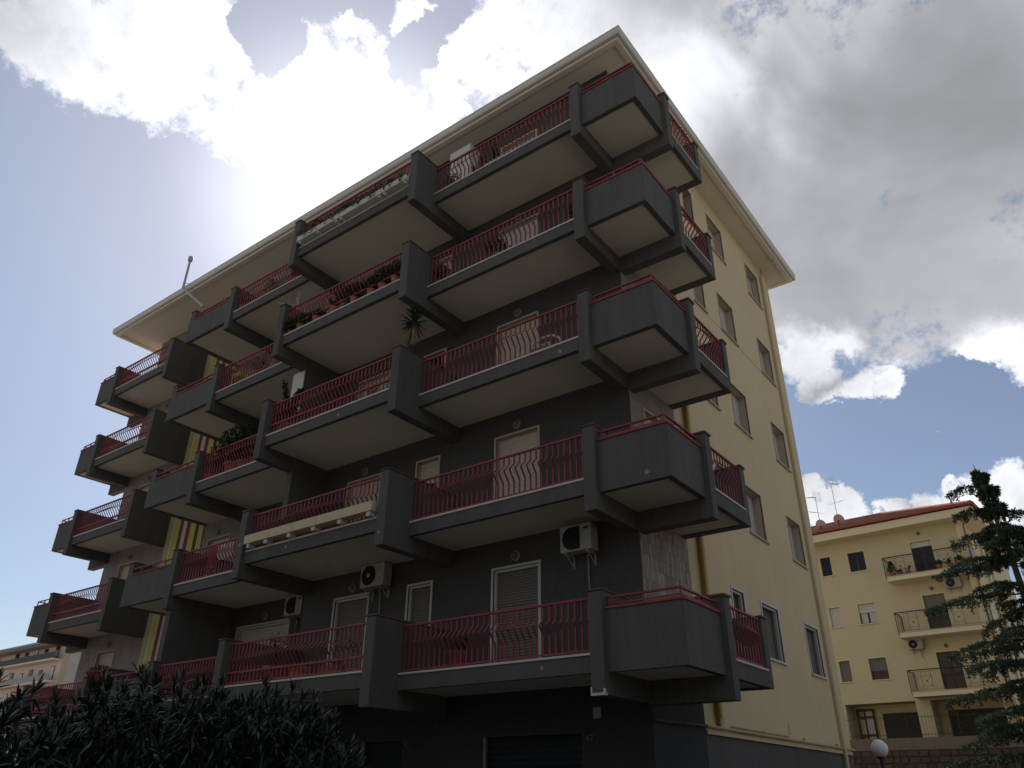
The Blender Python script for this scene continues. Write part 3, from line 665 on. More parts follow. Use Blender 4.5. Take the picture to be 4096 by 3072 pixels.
# ------------------------------------------------------------------ things on and round the main block
def wall_lamp(x, y, z, label, axis='y', s=1):
    t = thing('wall_lamp', (x, y, z), label, 'wall lamp', 'round bulkhead lamps on the walls')
    def ring(prof, name, mt):
        mb = MB(); n = 14; i0 = 0
        for r, d in prof:
            for j in range(n):
                a = 2 * math.pi * j / n; mb.v.append((x + r * math.cos(a) * s, y - d * s, z + r * math.sin(a) * s))
        for k in range(len(prof) - 1):
            for j in range(n): mb.f.append((k * n + j, k * n + (j + 1) % n, (k + 1) * n + (j + 1) % n, (k + 1) * n + j)); mb.m.append(0)
        mb.f.append(tuple((len(prof) - 1) * n + j for j in range(n))); mb.m.append(0)
        mb.build(name, mt, t, smooth=True)
    ring([(.115, 0), (.115, .03), (.10, .045)], 'base', 'plate'); ring([(.09, .03), (.088, .06), (.065, .095), (.03, .11)], 'globe', 'bulkhead')
for k, nm in ((1, 'first'), (2, 'second'), (3, 'third'), (4, 'fourth')):
    wall_lamp(-3.01, 0, FL(k) + 2.44, 'round wall lamp on the %s balcony level, in the bay nearest the yellow wall' % nm)
for k, nm in ((1, 'first'), (2, 'second')):
    wall_lamp(-8.14, 0, FL(k) + 2.43, 'round wall lamp behind the middle railing bay of the %s balcony level' % nm)
wall_lamp(-12.9, yF, FL(1) + 2.43, 'round wall lamp over the paired shutters in the recess of the first balcony level')
wall_lamp(-16.14, yF, FL(2) + 2.40, 'round wall lamp just right of the yellow stripes on the second balcony level')
for k, nm in ((1, 'lowest'), (2, 'second lowest'), (3, 'third lowest'), (4, 'fourth lowest')):
    wall_lamp(-21.74, yF, FL(k) + 2.43, 'round wall lamp above the %s balcony of the far wing' % nm)

def ac_unit(P, w, h, d, label, fan='round', group='air conditioner units on the walls', bracket=True, hose=None):
    """P(u, off, z): u along the wall, off out of the wall; unit's lower left back corner at (0,.08,0)"""
    t = thing('air_conditioner', P(w / 2, 0, 0), label, 'air conditioner', group)
    def lb(mb, a, o0, p, b, o1, q, m=0):
        i = len(mb.v); mb.v += [tuple(P(u, o, z)) for z in (p, q) for o in (o0, o1) for u in (a, b)]
        for f4 in ((0, 2, 3, 1), (4, 5, 7, 6), (0, 1, 5, 4), (1, 3, 7, 5), (3, 2, 6, 7), (2, 0, 4, 6)): mb.f.append(tuple(i + j for j in f4)); mb.m.append(m)
    o0, o1 = .08, .08 + d
    mb = MB(); lb(mb, 0, o0, 0, w, o1, h); mb.build('casing', 'acwhite', t, bevel=.015)
    mb = MB(); n = 28; r = h * .44; cu = w * .36 if fan == 'round' else w * .40; cz = h * .5
    pts = []
    for j in range(n):
        a = 2 * math.pi * j / n; u = cu + r * math.cos(a)
        if fan == 'half' and math.cos(a) > 0: u = cu + r * .78
        pts.append((u, cz + r * math.sin(a)))
    i = len(mb.v); mb.v += [tuple(P(u, o1 + .006, z)) for u, z in pts]; mb.f.append(tuple(range(i, i + n))); mb.m.append(0)
    g = mb.build('fan_grille', 'black', t)
    mb = MB()
    for q in range(1, 7):
        rr = r * q / 6.3
        ring = [P(min(cu + rr * math.cos(2 * math.pi * j / 20), cu + (r * .76 if fan == 'half' else 9)), o1 + .014, cz + rr * math.sin(2 * math.pi * j / 20)) for j in range(21)]
        mb.tube(ring, .003, 4)
    mb.build('guard_rings', 'black', g)
    if fan == 'round':
        mb = MB(); ring = [P(cu + r * .24 * math.cos(2 * math.pi * j / 16), o1 + .02, cz + r * .24 * math.sin(2 * math.pi * j / 16)) for j in range(16)]
        mb.v += [tuple(v) for v in ring]; mb.f.append(tuple(range(16))); mb.m.append(0); mb.build('fan_hub', 'acwhite', g)
        mb = MB(); lb(mb, w * .78, o1 + .001, h * .82, w * .92, o1 + .004, h * .86); mb.build('name_badge', 'plate', t)
    else:
        mb = MB(); ring = [P(w * .85 + .07 * math.cos(2 * math.pi * j / 16), o1 + .004, h * .82 + .03 * math.sin(2 * math.pi * j / 16 + .25)) for j in range(16)]
        mb.v += [tuple(v) for v in ring]; mb.f.append(tuple(range(16))); mb.m.append(0); mb.build('name_badge', 'black', t)
    if bracket:
        for u in (w * .16, w * .84):
            mb = MB(); lb(mb, u - .015, .0, -.04, u + .015, o1 - .02, -.002); lb(mb, u - .015, .0, -.26, u + .015, .03, -.04)
            mb.tube([P(u, .02, -.24), P(u, o1 - .06, -.03)], .012, 4); mb.build('bracket', 'acwhite', t)
    if hose:
        mb = MB(); mb.tube([P(*q) for q in hose], .016, 6); mb.build('hose', 'plate', t)
    return t
ac_unit(lambda u, o, z: Vector((-1.63 + u, -o, 5.93 + z)), .74, .54, .28, 'air conditioner with half-round black grille under the first railing bay from the corner', 'half', hose=[(.5, .12, -.02), (.47, .05, -.15), (.47, .03, -1.2), (.47, .03, -2.1)])
ac_unit(lambda u, o, z: Vector((-7.51 + u, -o, 6.02 + z)), .80, .55, .28, 'air conditioner with round fan and pale hub beneath the cream plank troughs', 'round', hose=[(.45, .12, -.02), (.43, .05, -.15), (.43, .03, -1.2), (.43, .03, -2.1)])
ac_unit(lambda u, o, z: Vector((-11.5 + u, yF - o, 5.95 + z)), .74, .52, .34, 'air conditioner in the dark recess above the paired shutters on the first balcony level', 'half')

# long troughs on the middle bay: five weathered ones on the second level, three pale planted ones on the fifth
xs = [-9.66, -8.70, -7.83, -6.955, -6.08, -5.16]
words = ['leftmost', 'second', 'middle', 'fourth', 'rightmost']
for i in range(5):
    a, b = xs[i] + .004, xs[i + 1] - .004; f0 = FL(2)
    t = thing('window_box', ((a + b) / 2, -2.35, f0), '%s of the five stained cream troughs along the second-level railing' % words[i], 'planter', 'stained cream troughs on the second level')
    mb = MB(); z0 = f0 + .10 + .01 * i * 0; z1 = z0 + .215
    mb.box(a, -2.36, z0, b, -2.335, z1); mb.box(a, -2.13, z0, b, -2.108, z1); mb.box(a, -2.335, z0, a + .022, -2.13, z1); mb.box(b - .022, -2.335, z0, b, -2.13, z1); mb.box(a + .022, -2.335, z0, b - .022, -2.13, z0 + .03)
    mb.build('trough', 'trough', t, bevel=.006)
    mb = MB(); mb.box(a + .024, -2.333, z0 + .032, b - .024, -2.132, z1 - .05); mb.build('soil', 'soil', t)
    mb = MB(); mb.box(b - .18, -2.33, f0, b - .06, -2.14, z0 - .001); mb.build('support_brick', 'stone', t)
    if i == 0: mb = MB(); mb.box(a + .1, -2.33, f0, a + .2, -2.14, z0 - .001); mb.build('support_brick', 'stone', t)
xs = [-9.70, -7.86, -6.08, -5.10]
for i, nm in enumerate(('left long', 'middle', 'right short')):
    a, b = xs[i] + .004, xs[i + 1] - .004; f0 = FL(5)
    t = thing('window_box', ((a + b) / 2, -2.35, f0), '%s pale flower trough along the top-level middle railing' % nm, 'planter', 'pale flower troughs on the top level')
    z0 = f0 + .07; z1 = z0 + .19; mb = MB()
    mb.box(a, -2.36, z0, b, -2.335, z1); mb.box(a, -2.13, z0, b, -2.108, z1); mb.box(a, -2.335, z0, a + .022, -2.13, z1); mb.box(b - .022, -2.335, z0, b, -2.13, z1); mb.box(a + .022, -2.335, z0, b - .022, -2.13, z0 + .03)
    mb.build('trough', 'troughw', t, bevel=.006)
    mb = MB(); mb.box(a + .024, -2.333, z0 + .032, b - .024, -2.132, z1 - .03); mb.build('soil', 'soil', t)
    for q in range(max(1, int((b - a) / .9)) + 1):
        u = a + .08 + (b - a - .2) * q / max(1, int((b - a) / .9)); mb = MB(); mb.box(u, -2.33, f0, u + .09, -2.14, z0 - .001); mb.build('support_brick', 'stone', t)
    mb = MB(); x = a + .08
    while x < b - .05:
        dens = .35 + .65 * math.sin(x * 2.3) ** 2
        leafball(mb, (x, -2.30 + random.uniform(-.05, .05), z1 + .03 + .07 * dens), (.10, .11, .07 + .12 * dens), int(46 * dens) + 8, .07, .02, up=.1)
        x += .11
    for q in range(4):
        u = random.uniform(a + .1, b - .1)
        for j in range(10): leaf(mb, (u + random.uniform(-.05, .05), -2.38, z1 - j * .02), (random.uniform(-.5, .5), -1, random.uniform(-.6, .1)), .06, .018)
    mb.build('foliage', 'leaf', t)
    mb = MB()
    for _ in range(7):
        p = Vector((random.uniform(a, b), -2.36 + random.uniform(-.06, .05), z1 + random.uniform(.05, .16)))
        for _ in range(5): leaf(mb, p, rdir(.2), .03, .013)
    mb.build('flowers', 'flower', t)
# fourth level, middle bay: row of pots with shrubs
row = [(-9.2, .125, .20, 'bush', (.42, .20, .18), 420), (-8.5, .135, .17, 'bush', (.34, .16, .13), 260), (-7.78, .13, .20, 'sparse', (.30, .2, .26), 260), (-6.97, .135, .20, 'bush', (.42, .22, .30), 620), (-6.33, .13, .20, 'bush', (.30, .2, .26), 420), (-5.90, .13, .20, 'bush', (.36, .22, .34), 620), (-5.42, .135, .20, 'bush', (.34, .2, .33), 560)]
nm = ['leftmost', 'second', 'third', 'fourth', 'fifth', 'sixth', 'rightmost']
for i, (x, r, h, fo, fr, n) in enumerate(row):
    potted('%s potted shrub in the row behind the fourth-level middle railing' % nm[i], x, -2.06, FL(4), r * .95, h, 'terracotta', fo, (fr[0], fr[1] * .8, fr[2] * .92), n, 'leafdark', group='potted shrubs on the fourth level', flowers=4 if i in (2, 3) else 0)
potted('trailing shrub spilling past the fin at the left end of the fourth-level middle bay', -9.62, -2.06, FL(4), .10, .12, 'terracotta', 'bush', (.22, .24, .24), 420, 'leafdark')
# third level
potted('leggy shrub rising above the rail at the left end of the third-level middle bay', -9.30, -1.85, FL(3), .18, .30, 'terracotta', 'sparse', (.55, .3, .74), 800, 'leafdark', L=.11, w=.035)
potted('low bushy plant against the left fin of the third-level middle bay', -9.45, -1.92, FL(3), .15, .24, 'terracotta', 'bush', (.24, .15, .42), 380, 'leafdark')
potted('small trailing plant near the right end of the third-level middle bay', -6.0, -1.9, FL(3), .15, .2, 'terracotta', 'spiky', (.2, .2, .28), 40, 'leaf', w=.012)
t = potted('big dark shrub filling the third-level bay behind the dark railing bars', -13.35, -.72, FL(3), .30, .50, 'terracotta', 'bush', (1.0, .5, .72), 2600, 'leafdark', L=.12, w=.03)
potted('creeper hanging by the left fin of the third-level shrub bay', -14.2, -.95, FL(3), .18, .25, 'terracotta', 'sparse', (.25, .22, .5), 180, 'leaf')
potted('second red tub beneath the big shrub of the third-level bay', -12.6, -.85, FL(3), .24, .34, 'terracotta', 'bush', (.3, .25, .2), 160, 'leafdark')
# yucca
t = thing('yucca', (-5.38, -1.5, FL(3)), 'yucca with spiky green head and dry skirt behind the third-level middle fin', 'plant')
pot_mesh((-5.38, -1.5, FL(3)), .17, .28).build('pot', 'terracotta', t)
mb = MB(); top = Vector((-5.20, -1.5, FL(3) + 2.20)); mb.tube([(-5.38, -1.5, FL(3) + .2), (-5.40, -1.5, FL(3) + 1.4), (-5.28, -1.5, FL(3) + 1.9), top], [.035, .03, .03, .03], 7); mb.build('trunk', 'stem', t)
mb = MB()
for i in range(80):
    d = rdir(.15); leaf(mb, top + rdir() * .03, d, random.uniform(.34, .52), .018, 0, .12)
for i in range(40):
    d = rdir(.5); leaf(mb, top + Vector((.02, 0, .22)) + rdir() * .03, d, random.uniform(.25, .4), .016, 0, .1)
mb.build('crown', 'leafdark', t)
mb = MB()
for i in range(46):
    a = random.uniform(0, 6.28); leaf(mb, top + Vector((math.cos(a) * .03, math.sin(a) * .03, random.uniform(-.25, .02))), (math.cos(a) * .3, math.sin(a) * .3, -1), random.uniform(.3, .55), .012, 0, .3)
mb.build('dry_leaves', 'drystraw', t)
# fifth level bits
t = thing('storage_cabinet', (-4.7, -.55, FL(5)), 'tall white metal cabinet behind the top-level railing', 'cabinet')
mb = MB(); mb.box(-5.1, -.62, FL(5), -4.32, -.2, FL(5) + 2.33); mb.build('body', 'whitepaint', t, bevel=.01)
for a, b in ((-5.09, -4.715), (-4.705, -4.33)): mb = MB(); mb.box(a, -.64, FL(5) + .06, b, -.622, FL(5) + 2.0); mb.build('door', 'whitepaint', t, bevel=.006)
mb = MB(); mb.box(-5.1, -.66, FL(5) + 2.06, -4.32, -.622, FL(5) + 2.33); mb.build('header', 'whitepaint', t)
for i, (x, y, h, fo) in enumerate(((-3.9, -.75, .62, 'sparse'), (-3.35, -1.1, .3, 'bush'), (-2.75, -1.2, .3, 'sparse'), (-4.35, -1.2, .2, 'bush'))):
    potted(['tall leafy plant right of the white cabinet on the top level', 'bushy pot plant near the middle of the top-level first bay', 'thin-stemmed pot plant farthest right in the top-level first bay', 'low pot plant in front of the white cabinet on the top level'][i], x, y, FL(5), .15, .25, 'terracotta', fo, (.26, .22, h), 150, 'leafdark')
t = thing('white_trough', (-2.6, -1.25, FL(5)), 'long white trough on the floor of the top-level first bay', 'planter')
mb = MB(); mb.box(-3.2, -1.36, FL(5) + .02, -2.0, -1.36 + .03, FL(5) + .26); mb.box(-3.2, -1.13, FL(5) + .02, -2.0, -1.10, FL(5) + .26); mb.box(-3.2, -1.33, FL(5) + .02, -3.17, -1.13, FL(5) + .26); mb.box(-2.03, -1.33, FL(5) + .02, -2.0, -1.13, FL(5) + .26); mb.box(-3.17, -1.33, FL(5) + .02, -2.03, -1.13, FL(5) + .05); mb.build('trough', 'troughw', t)
mb = MB(); mb.box(-3.165, -1.328, FL(5) + .052, -2.035, -1.132, FL(5) + .22); mb.build('soil', 'soil', t)
# fourth level first bay
potted('dark round shrub behind the fourth-level first bay, by the pale shutter', -2.75, -1.2, FL(4), .17, .24, 'terracotta', 'bush', (.32, .24, .28), 380, 'leafdark')
potted('small shrub at the left end of the fourth-level first bay', -4.65, -1.2, FL(4), .15, .22, 'terracotta', 'sparse', (.22, .2, .32), 170, 'leafdark')
potted('small plant in a red pot beside the first fin on the fourth level', -.52, -1.2, FL(4), .14, .22, 'terracotta', 'bush', (.14, .14, .28), 150, 'leafdark')
# fifth and fourth level, third bay
for i, (x, k, fo) in enumerate(((-12.7, 5, 'bush'), (-11.4, 5, 'sparse'), (-10.5, 5, 'bush'), (-14.2, 5, 'bush'), (-12.5, 4, 'bush'))):
    potted(['leafy plant at the middle of the top-level third bay', 'thin plant with orange bits behind the balcony aerial on the top level', 'bush beside the third fin on the top level', 'low plant at the left end of the top-level third bay', 'pot plant on the floor of the fourth-level third bay'][i], x, -1.0, FL(k), .15, .22, 'terracotta', fo, (.3, .2, .26), 190, 'leafdark', flowers=5 if i in (0, 1) else 0)
t = thing('toy_slide', (-14.1, -.8, FL(4)), 'yellow plastic play frame at the left end of the fourth-level third bay', 'toy')
mb = MB(); mb.tube([(-14.4, -.8, FL(4)), (-14.35, -.8, FL(4) + .85)], .035, 8); mb.tube([(-14.4, -.5, FL(4)), (-14.35, -.5, FL(4) + .85)], .035, 8); mb.build('post', 'orangepot', t)
mb = MB(); mb.box(-14.42, -.85, FL(4) + .62, -13.9, -.45, FL(4) + .80); mb.build('platform', 'stripeY', t, bevel=.04)
mb = MB(); mb.box(-14.0, -.9, FL(4) + .1, -13.7, -.45, FL(4) + .22); mb.build('step', 'stripeY', t, bevel=.03)
# white panel and laundry
t = thing('privacy_screen', (-10.05, -1.24, FL(3)), 'tall white screen beside the spur wall above the third-level leggy shrub', 'screen')
mb = MB(); mb.box(-10.32, -1.235, FL(3) + .1, -9.83, -1.20, FL(3) + 2.44); mb.build('panel', 'whitepaint', t)
mb = MB(); mb.tube([(-10.32, -1.22, FL(3)), (-10.32, -1.22, FL(3) + 2.44)], .02, 6); mb.build('post', 'alu', t)
t = thing('drying_rack', (-12.9, -.6, FL(2)), 'drying rack hung with dark red and pale cloths in the second-level third bay', 'drying rack')
mb = MB(); f0 = FL(2)
for y in (-.95, -.35): mb.tube([(-13.7, y, f0 + .95), (-12.1, y, f0 + .95)], .012, 6)
for x in (-13.6, -12.2):
    mb.tube([(x, -1.0, f0), (x, -.35, f0 + .95)], .012, 6); mb.tube([(x, -.3, f0), (x, -.95, f0 + .95)], .012, 6)
mb.build('frame', 'alu', t)
for i, (x, w, c, h) in enumerate(((-13.4, .42, 'stripeR', .6), (-12.85, .3, 'stripeW', .45), (-12.5, .25, 'pink', .4))):
    mb = MB(); n = 8
    for j in range(n):
        a, b = x + w * j / n, x + w * (j + 1) / n; y0, y1 = -.965 - .012 * math.sin(j * 2.1), -.965 - .012 * math.sin((j + 1) * 2.1)
        mb.quad((a, y0, f0 + .96 - h), (b, y1, f0 + .96 - h), (b, -.965, f0 + .965), (a, -.965, f0 + .965))
    mb.build('cloth', c, t)
# first level pots
potted('terracotta pot with thin dark plant on the first-level middle balcony, left', -8.35, -1.85, FL(1), .26, .34, 'terracotta', 'sparse', (.3, .25, .5), 150, 'leafdark')
potted('orange tub on the first-level middle balcony floor', -7.5, -1.85, FL(1), .22, .28, 'orangepot', 'spiky', (.1, .1, .06), 12, 'leafdark')
t = thing('flower_trough', (-6.35, -1.9, FL(1)), 'long terracotta trough near the right of the first-level middle balcony', 'planter')
mb = MB(); mb.box(-6.68, -2.0, FL(1) + .01, -6.05, -1.78, FL(1) + .22); mb.build('trough', 'terracotta', t, bevel=.02)
mb = MB(); leafball(mb, (-5.75, -2.0, FL(1) + .55), (.18, .1, .12), 30, .08, .02); leafball(mb, (-6.3, -1.9, FL(1) + .26), (.25, .08, .05), 60, .06, .02); mb.build('foliage', 'leafdark', t)
potted('red bucket-shaped pot on the first-level balcony nearest the corner', -3.55, -1.15, FL(1), .21, .34, 'redtile', 'sparse', (.28, .2, .14), 60, 'leafdark')
potted('planted tub on the lowest balcony of the far wing, beside the dark fin', -19.25, -.35, FL(1) + .9, .42, .3, 'redtile', 'bush', (.4, .3, .1), 200, 'leafdark')
# white garden chair on the third level
t = thing('plastic_chair', (-1.6, -.8, FL(3)), 'white plastic chair with curved back behind the third-level first bay', 'chair')
f0 = FL(3); mb = MB(); arc = [(-1.6 + .42 * math.cos(a), -.85 + .0 * math.sin(a), f0 + .52 + .26 * math.sin(a)) for a in [math.pi * i / 10 for i in range(11)]]
mb.tube(arc, .028, 8); mb.build('backrest', 'alu', t)
mb = MB(); mb.box(-1.9, -1.1, f0 + .40, -1.3, -.7, f0 + .44); mb.build('seat', 'alu', t, bevel=.015)
for px in (-1.88, -1.32):
    for py in (-1.08, -.72): mb = MB(); mb.tube([(px, py, f0), (px, py, f0 + .41)], .02, 6); mb.build('leg', 'alu', t)
# aerial on the top-level third bay
t = thing('tv_antenna', (-10.3, -1.5, FL(4) + 1.0), 'television aerial leaning outside the railing below the top-level third bay', 'antenna', 'television aerials')
Pm = Vector((-10.15, -1.62, FL(4) + 1.35))
mb = MB(); mb.tube([Pm + Vector((.02, .1, -.75)), Pm, Pm + Vector((.0, -.02, .62))], .012, 6); mb.build('mast', 'steel', t)
mb = MB(); A0 = Pm + Vector((-.95, -.1, .42)); A1 = Pm + Vector((.05, .0, .12)); mb.tube([A0, A1], .012, 6); mb.tube([A0 + Vector((0, 0, .14)), A1], .008, 6); mb.build('boom', 'steel', t)
for i in range(9):
    q = A0.lerp(A1, i / 9); mb = MB(); mb.tube([q + Vector((-.02, -.2, -.1)), q + Vector((.02, .2, .1))], .005, 4); mb.build('element', 'steel', t)
for sgn in (1, -1):
    mb = MB(); b0 = A1 + Vector((-.05, 0, .0))
    mb.tube([b0, b0 + Vector((-.12, 0, sgn * .36))], .016, 6)
    for j in range(6): q = b0.lerp(b0 + Vector((-.12, 0, sgn * .36)), j / 5); mb.tube([q + Vector((0, -.22, 0)), q + Vector((0, .22, 0))], .004, 4)
    mb.build('reflector', 'steel', t)
mb = MB(); mb.box(A1.x - .3, A1.y - .03, A1.z + .02, A1.x - .12, A1.y + .03, A1.z + .1); mb.build('amplifier_box', 'orange', t, bevel=.01)
# flue
t = thing('flue_pipe', (-19.4, -1.0, 19.4), 'steel flue rising past the eave above the left end of the roof', 'flue')
mb = MB(); mb.tube([(-17.1, -.97, 17.75), (-18.95, -.98, 19.33), (-19.0, -1.0, 19.45)], .042, 10); mb.build('sloping_pipe', 'steel', t)
mb = MB(); mb.tube([(-19.0, -1.0, 19.40), (-19.0, -1.0, 20.75)], .048, 10); mb.build('upright_pipe', 'steel', t)
mb = MB(); mb.lathe((-19.0, -1.0, 20.70), [(.05, 0), (.095, .03), (.095, .20), (.075, .24), (.02, .25)], 14); mb.build('cap', 'steel', t)
mb = MB(); mb.tube([(-19.0, -1.0, 19.62), (-18.75, -.86, 19.56)], .012, 5); mb.build('stay', 'steel', t)
# house number and plate on the ground floor
def number(txt, x, z, label):
    cu = bpy.data.curves.new('house_number', 'FONT'); cu.body = txt; cu.size = .17; cu.extrude = .004; cu.align_x = 'CENTER'; cu.materials.append(M['numpaint'])
    tmp = bpy.data.objects.new('house_number', cu); C.objects.link(tmp); me = bpy.data.meshes.new_from_object(tmp.evaluated_get(bpy.context.evaluated_depsgraph_get())); bpy.data.objects.remove(tmp)
    o = bpy.data.objects.new('house_number', me); C.objects.link(o); o.location = (x, -.012, z); o.rotation_euler = (R(90), 0, 0); tag(o, label, 'house number', 'house numbers')
number('47', -1.3, 2.48, 'painted house number 47 on the dark wall right of the wide garage shutter')
number('45', -5.9, 2.5, 'faint house number on the dark wall beside the narrower garage shutter')
mb = MB(); mb.box(-1.20, -.03, 2.86, -1.03, -.002, 3.06); tag(mb.build('junction_plate', 'plate', bevel=.008), 'small square grey plate under the corner balcony fin', 'plate')

# ------------------------------------------------------------------ the pale yellow house beyond
th = R(-4.2); DD = Vector((math.cos(th), math.sin(th), 0)); NN = Vector((-math.sin(th), math.cos(th), 0)); N0 = Vector((0, 36, 0))
def NP(u, off, z): return N0 + DD * u - NN * off + Vector((0, 0, z))
def nb(mb, a, o0, p, b, o1, q, m=0):
    i = len(mb.v); mb.v += [tuple(NP(u, o, z)) for z in (p, q) for o in (o0, o1) for u in (a, b)]
    for f4 in ((0, 2, 3, 1), (4, 5, 7, 6), (0, 1, 5, 4), (1, 3, 7, 5), (3, 2, 6, 7), (2, 0, 4, 6)): mb.f.append(tuple(i + j for j in f4)); mb.m.append(m)
G = thing('neighbouring_house', NP(-4, -5, 0), 'pale yellow four-storey house with red tiled roof beyond the yellow side wall', 'building')
UL, UR, GZ, TOPZ = -13.0, 1.87, 4.40, 15.66
nh = []
for za, zb_, zd in ((13.75, 14.90, 12.87), (10.68, 11.82, 9.76), (7.59, 8.745, 6.70)):
    nh += [(-6.43, -5.80, za, zb_), (-4.72, -3.75, za, zb_), (-1.09, .05, zd, zb_), (-10.2, -9.2, za, zb_)]
def nwall(name, u0, u1, v0, v1, holes, mats, off=0, depth=.2):
    us = sorted({u0, u1} | {h[0] for h in holes} | {h[1] for h in holes}); vs = sorted({v0, v1} | {h[2] for h in holes} | {h[3] for h in holes}); mb = MB()
    for i in range(len(us) - 1):
        for j in range(len(vs) - 1):
            uc, vc = (us[i] + us[i + 1]) / 2, (vs[j] + vs[j + 1]) / 2
            if any(h[0] < uc < h[1] and h[2] < vc < h[3] for h in holes): continue
            mb.quad(NP(us[i], off, vs[j]), NP(us[i + 1], off, vs[j]), NP(us[i + 1], off, vs[j + 1]), NP(us[i], off, vs[j + 1]))
    for a, b, p, q in holes:
        o2 = off - depth
        mb.quad(NP(a, off, p), NP(a, off, q), NP(a, o2, q), NP(a, o2, p)); mb.quad(NP(b, off, p), NP(b, o2, p), NP(b, o2, q), NP(b, off, q))
        mb.quad(NP(a, off, q), NP(b, off, q), NP(b, o2, q), NP(a, o2, q)); mb.quad(NP(a, off, p), NP(a, o2, p), NP(b, o2, p), NP(b, off, p))
    return mb.build(name, mats, G)
nwall('front_wall', UL, UR, 6.37, TOPZ, nh, 'cream')
for i, (a, b, p, q) in enumerate(nh):
    lev, col = divmod(i, 4)
    sh = {0: {0: 0, 1: 0, 2: .14, 3: 1}, 1: {0: 1, 1: .42, 2: .34, 3: 1}, 2: {0: 1, 1: .55, 2: 0, 3: 1}}[lev][col]
    opening('door' if col == 2 else 'window', 'n', 0, a, b, p, q, sh, 'shutterd' if lev == 2 or (lev == 1 and col == 2) else 'shutterw', 'creamlight', G, rot=lambda u, d, z: NP(u, -d, z), frame='brownframe', tw=.05, curtain=(lev == 1 and col == 1), leaves=1 if col == 0 else 2)
# ground floor: recess, pier, garage door, entrance
for a, b, o in ((UL, -6.5, 0), (-2.70, -1.94, -.002), (1.5, UR, -.002)): mb = MB(); nb(mb, a, -1.3, GZ, b, o, 6.368); mb.build('ground_floor_pier', 'cream', G)
mb = MB(); mb.quad(NP(-6.5, -1.3, GZ), NP(1.5, -1.3, GZ), NP(1.5, -1.3, 6.37), NP(-6.5, -1.3, 6.37)); mb.quad(NP(-6.5, 0, 6.37), NP(1.5, 0, 6.37), NP(1.5, -1.3, 6.37), NP(-6.5, -1.3, 6.37)); mb.build('recess_wall', 'cream', G)
for a, b in ((-4.85, -2.72), (-1.4, 1.3)):
    mb = MB(); n = 14
    for i in range(n): z = GZ + i * 1.45 / n; nb(mb, a, -1.22, z + .006, b, -1.18, z + 1.45 / n - .006)
    g_ = mb.build('garage_door', 'garage', G); mb = MB(); nb(mb, a - .06, -1.29, GZ, a, -1.15, 5.92); nb(mb, b, -1.29, GZ, b + .06, -1.15, 5.92); nb(mb, a, -1.29, 5.86, b, -1.15, 5.92); mb.build('door_frame', 'brownframe', g_)
mb = MB(); nb(mb, -6.35, -1.2, GZ, -6.23, -1.1, 6.2); nb(mb, -5.45, -1.2, GZ, -5.35, -1.1, 6.2); nb(mb, -6.23, -1.2, 6.08, -5.45, -1.1, 6.2); nb(mb, -6.23, -1.2, 5.72, -5.45, -1.1, 5.82); nb(mb, -6.23, -1.2, 4.75, -5.45, -1.1, 4.87); nb(mb, -5.92, -1.2, GZ, -5.85, -1.1, 6.08)
d_ = mb.build('entrance_door', 'brownframe', G)
for p, q in ((5.83, 6.07), (4.88, 5.71), (4.45, 4.74)): mb = MB(); nb(mb, -5.84, -1.16, p, -5.46, -1.15, q); mb.build('pane', 'curtain', d_)
# corner pilaster, side wall, back
mb = MB(); nb(mb, 1.51, .002, 6.4, UR, .10, TOPZ); mb.build('pilaster', 'creamlight', G)
mb = MB(); mb.quad(NP(UR, 0, 0), NP(UR, -11, 0), NP(UR, -11, TOPZ), NP(UR, 0, TOPZ)); mb.quad(NP(UR, -11, 0), NP(UL, -11, 0), NP(UL, -11, TOPZ), NP(UR, -11, TOPZ)); mb.quad(NP(UL, -11, 0), NP(UL, 0, 0), NP(UL, 0, TOPZ), NP(UL, -11, TOPZ)); mb.build('side_wall', 'cream', G)
for o in (-3.2, -4.6): mb = MB(); nb(mb, UR + .002, o - .25, 5.0, UR + .14, o, TOPZ); mb.build('wall_rib', 'creamlight', G)
# eave and roof
mb = MB(); nb(mb, UL - .9, 1.0, TOPZ, 2.72, -11.9, TOPZ + .14); nb(mb, UL - .9, 1.0, TOPZ + .14, 2.72, .9, TOPZ + .44); nb(mb, 2.62, .9, TOPZ + .14, 2.72, -11.9, TOPZ + .44); r_ = mb.build('roof', 'creamlight', G)
mb = MB(); zt = TOPZ + .45
for k in range(10):
    a0, a1 = math.pi * k / 10, math.pi * (k + 1) / 10
    f1 = lambda a: (1.0 + .09 + .09 * math.cos(a), zt + .16 - .12 * math.sin(a))
    (o0, z0), (o1, z1) = f1(a0), f1(a1)
    mb.quad(NP(UL - .9, o0, z0), NP(2.9, o0, z0), NP(2.9, o1, z1), NP(UL - .9, o1, z1))
    mb.quad(NP(2.72 + (o0 - 1.0), 1.18, z0), NP(2.72 + (o0 - 1.0), -11.9, z0), NP(2.72 + (o1 - 1.0), -11.9, z1), NP(2.72 + (o1 - 1.0), 1.18, z1))
mb.build('gutter', 'rooftile', r_)
pitch = math.tan(R(20)); zr = TOPZ + .56
run = 6.4; hz_ = zr + run * pitch
mb = MB(); e0, e1 = NP(UL - .9, 1.05, zr), NP(2.76, 1.05, zr); k0, k1 = NP(UL - .9, 1.05 - run, hz_), NP(2.76 - run, 1.05 - run, hz_); e2 = NP(2.76, -11.9, zr); k2 = NP(UL - .9, -11.9, zr)
mb.quad(e0, e1, k1, k0); mb.tri(e1, e2, k1); mb.quad(e2, k2, k0, k1); mb.build('roof_deck', 'rooftile', r_)
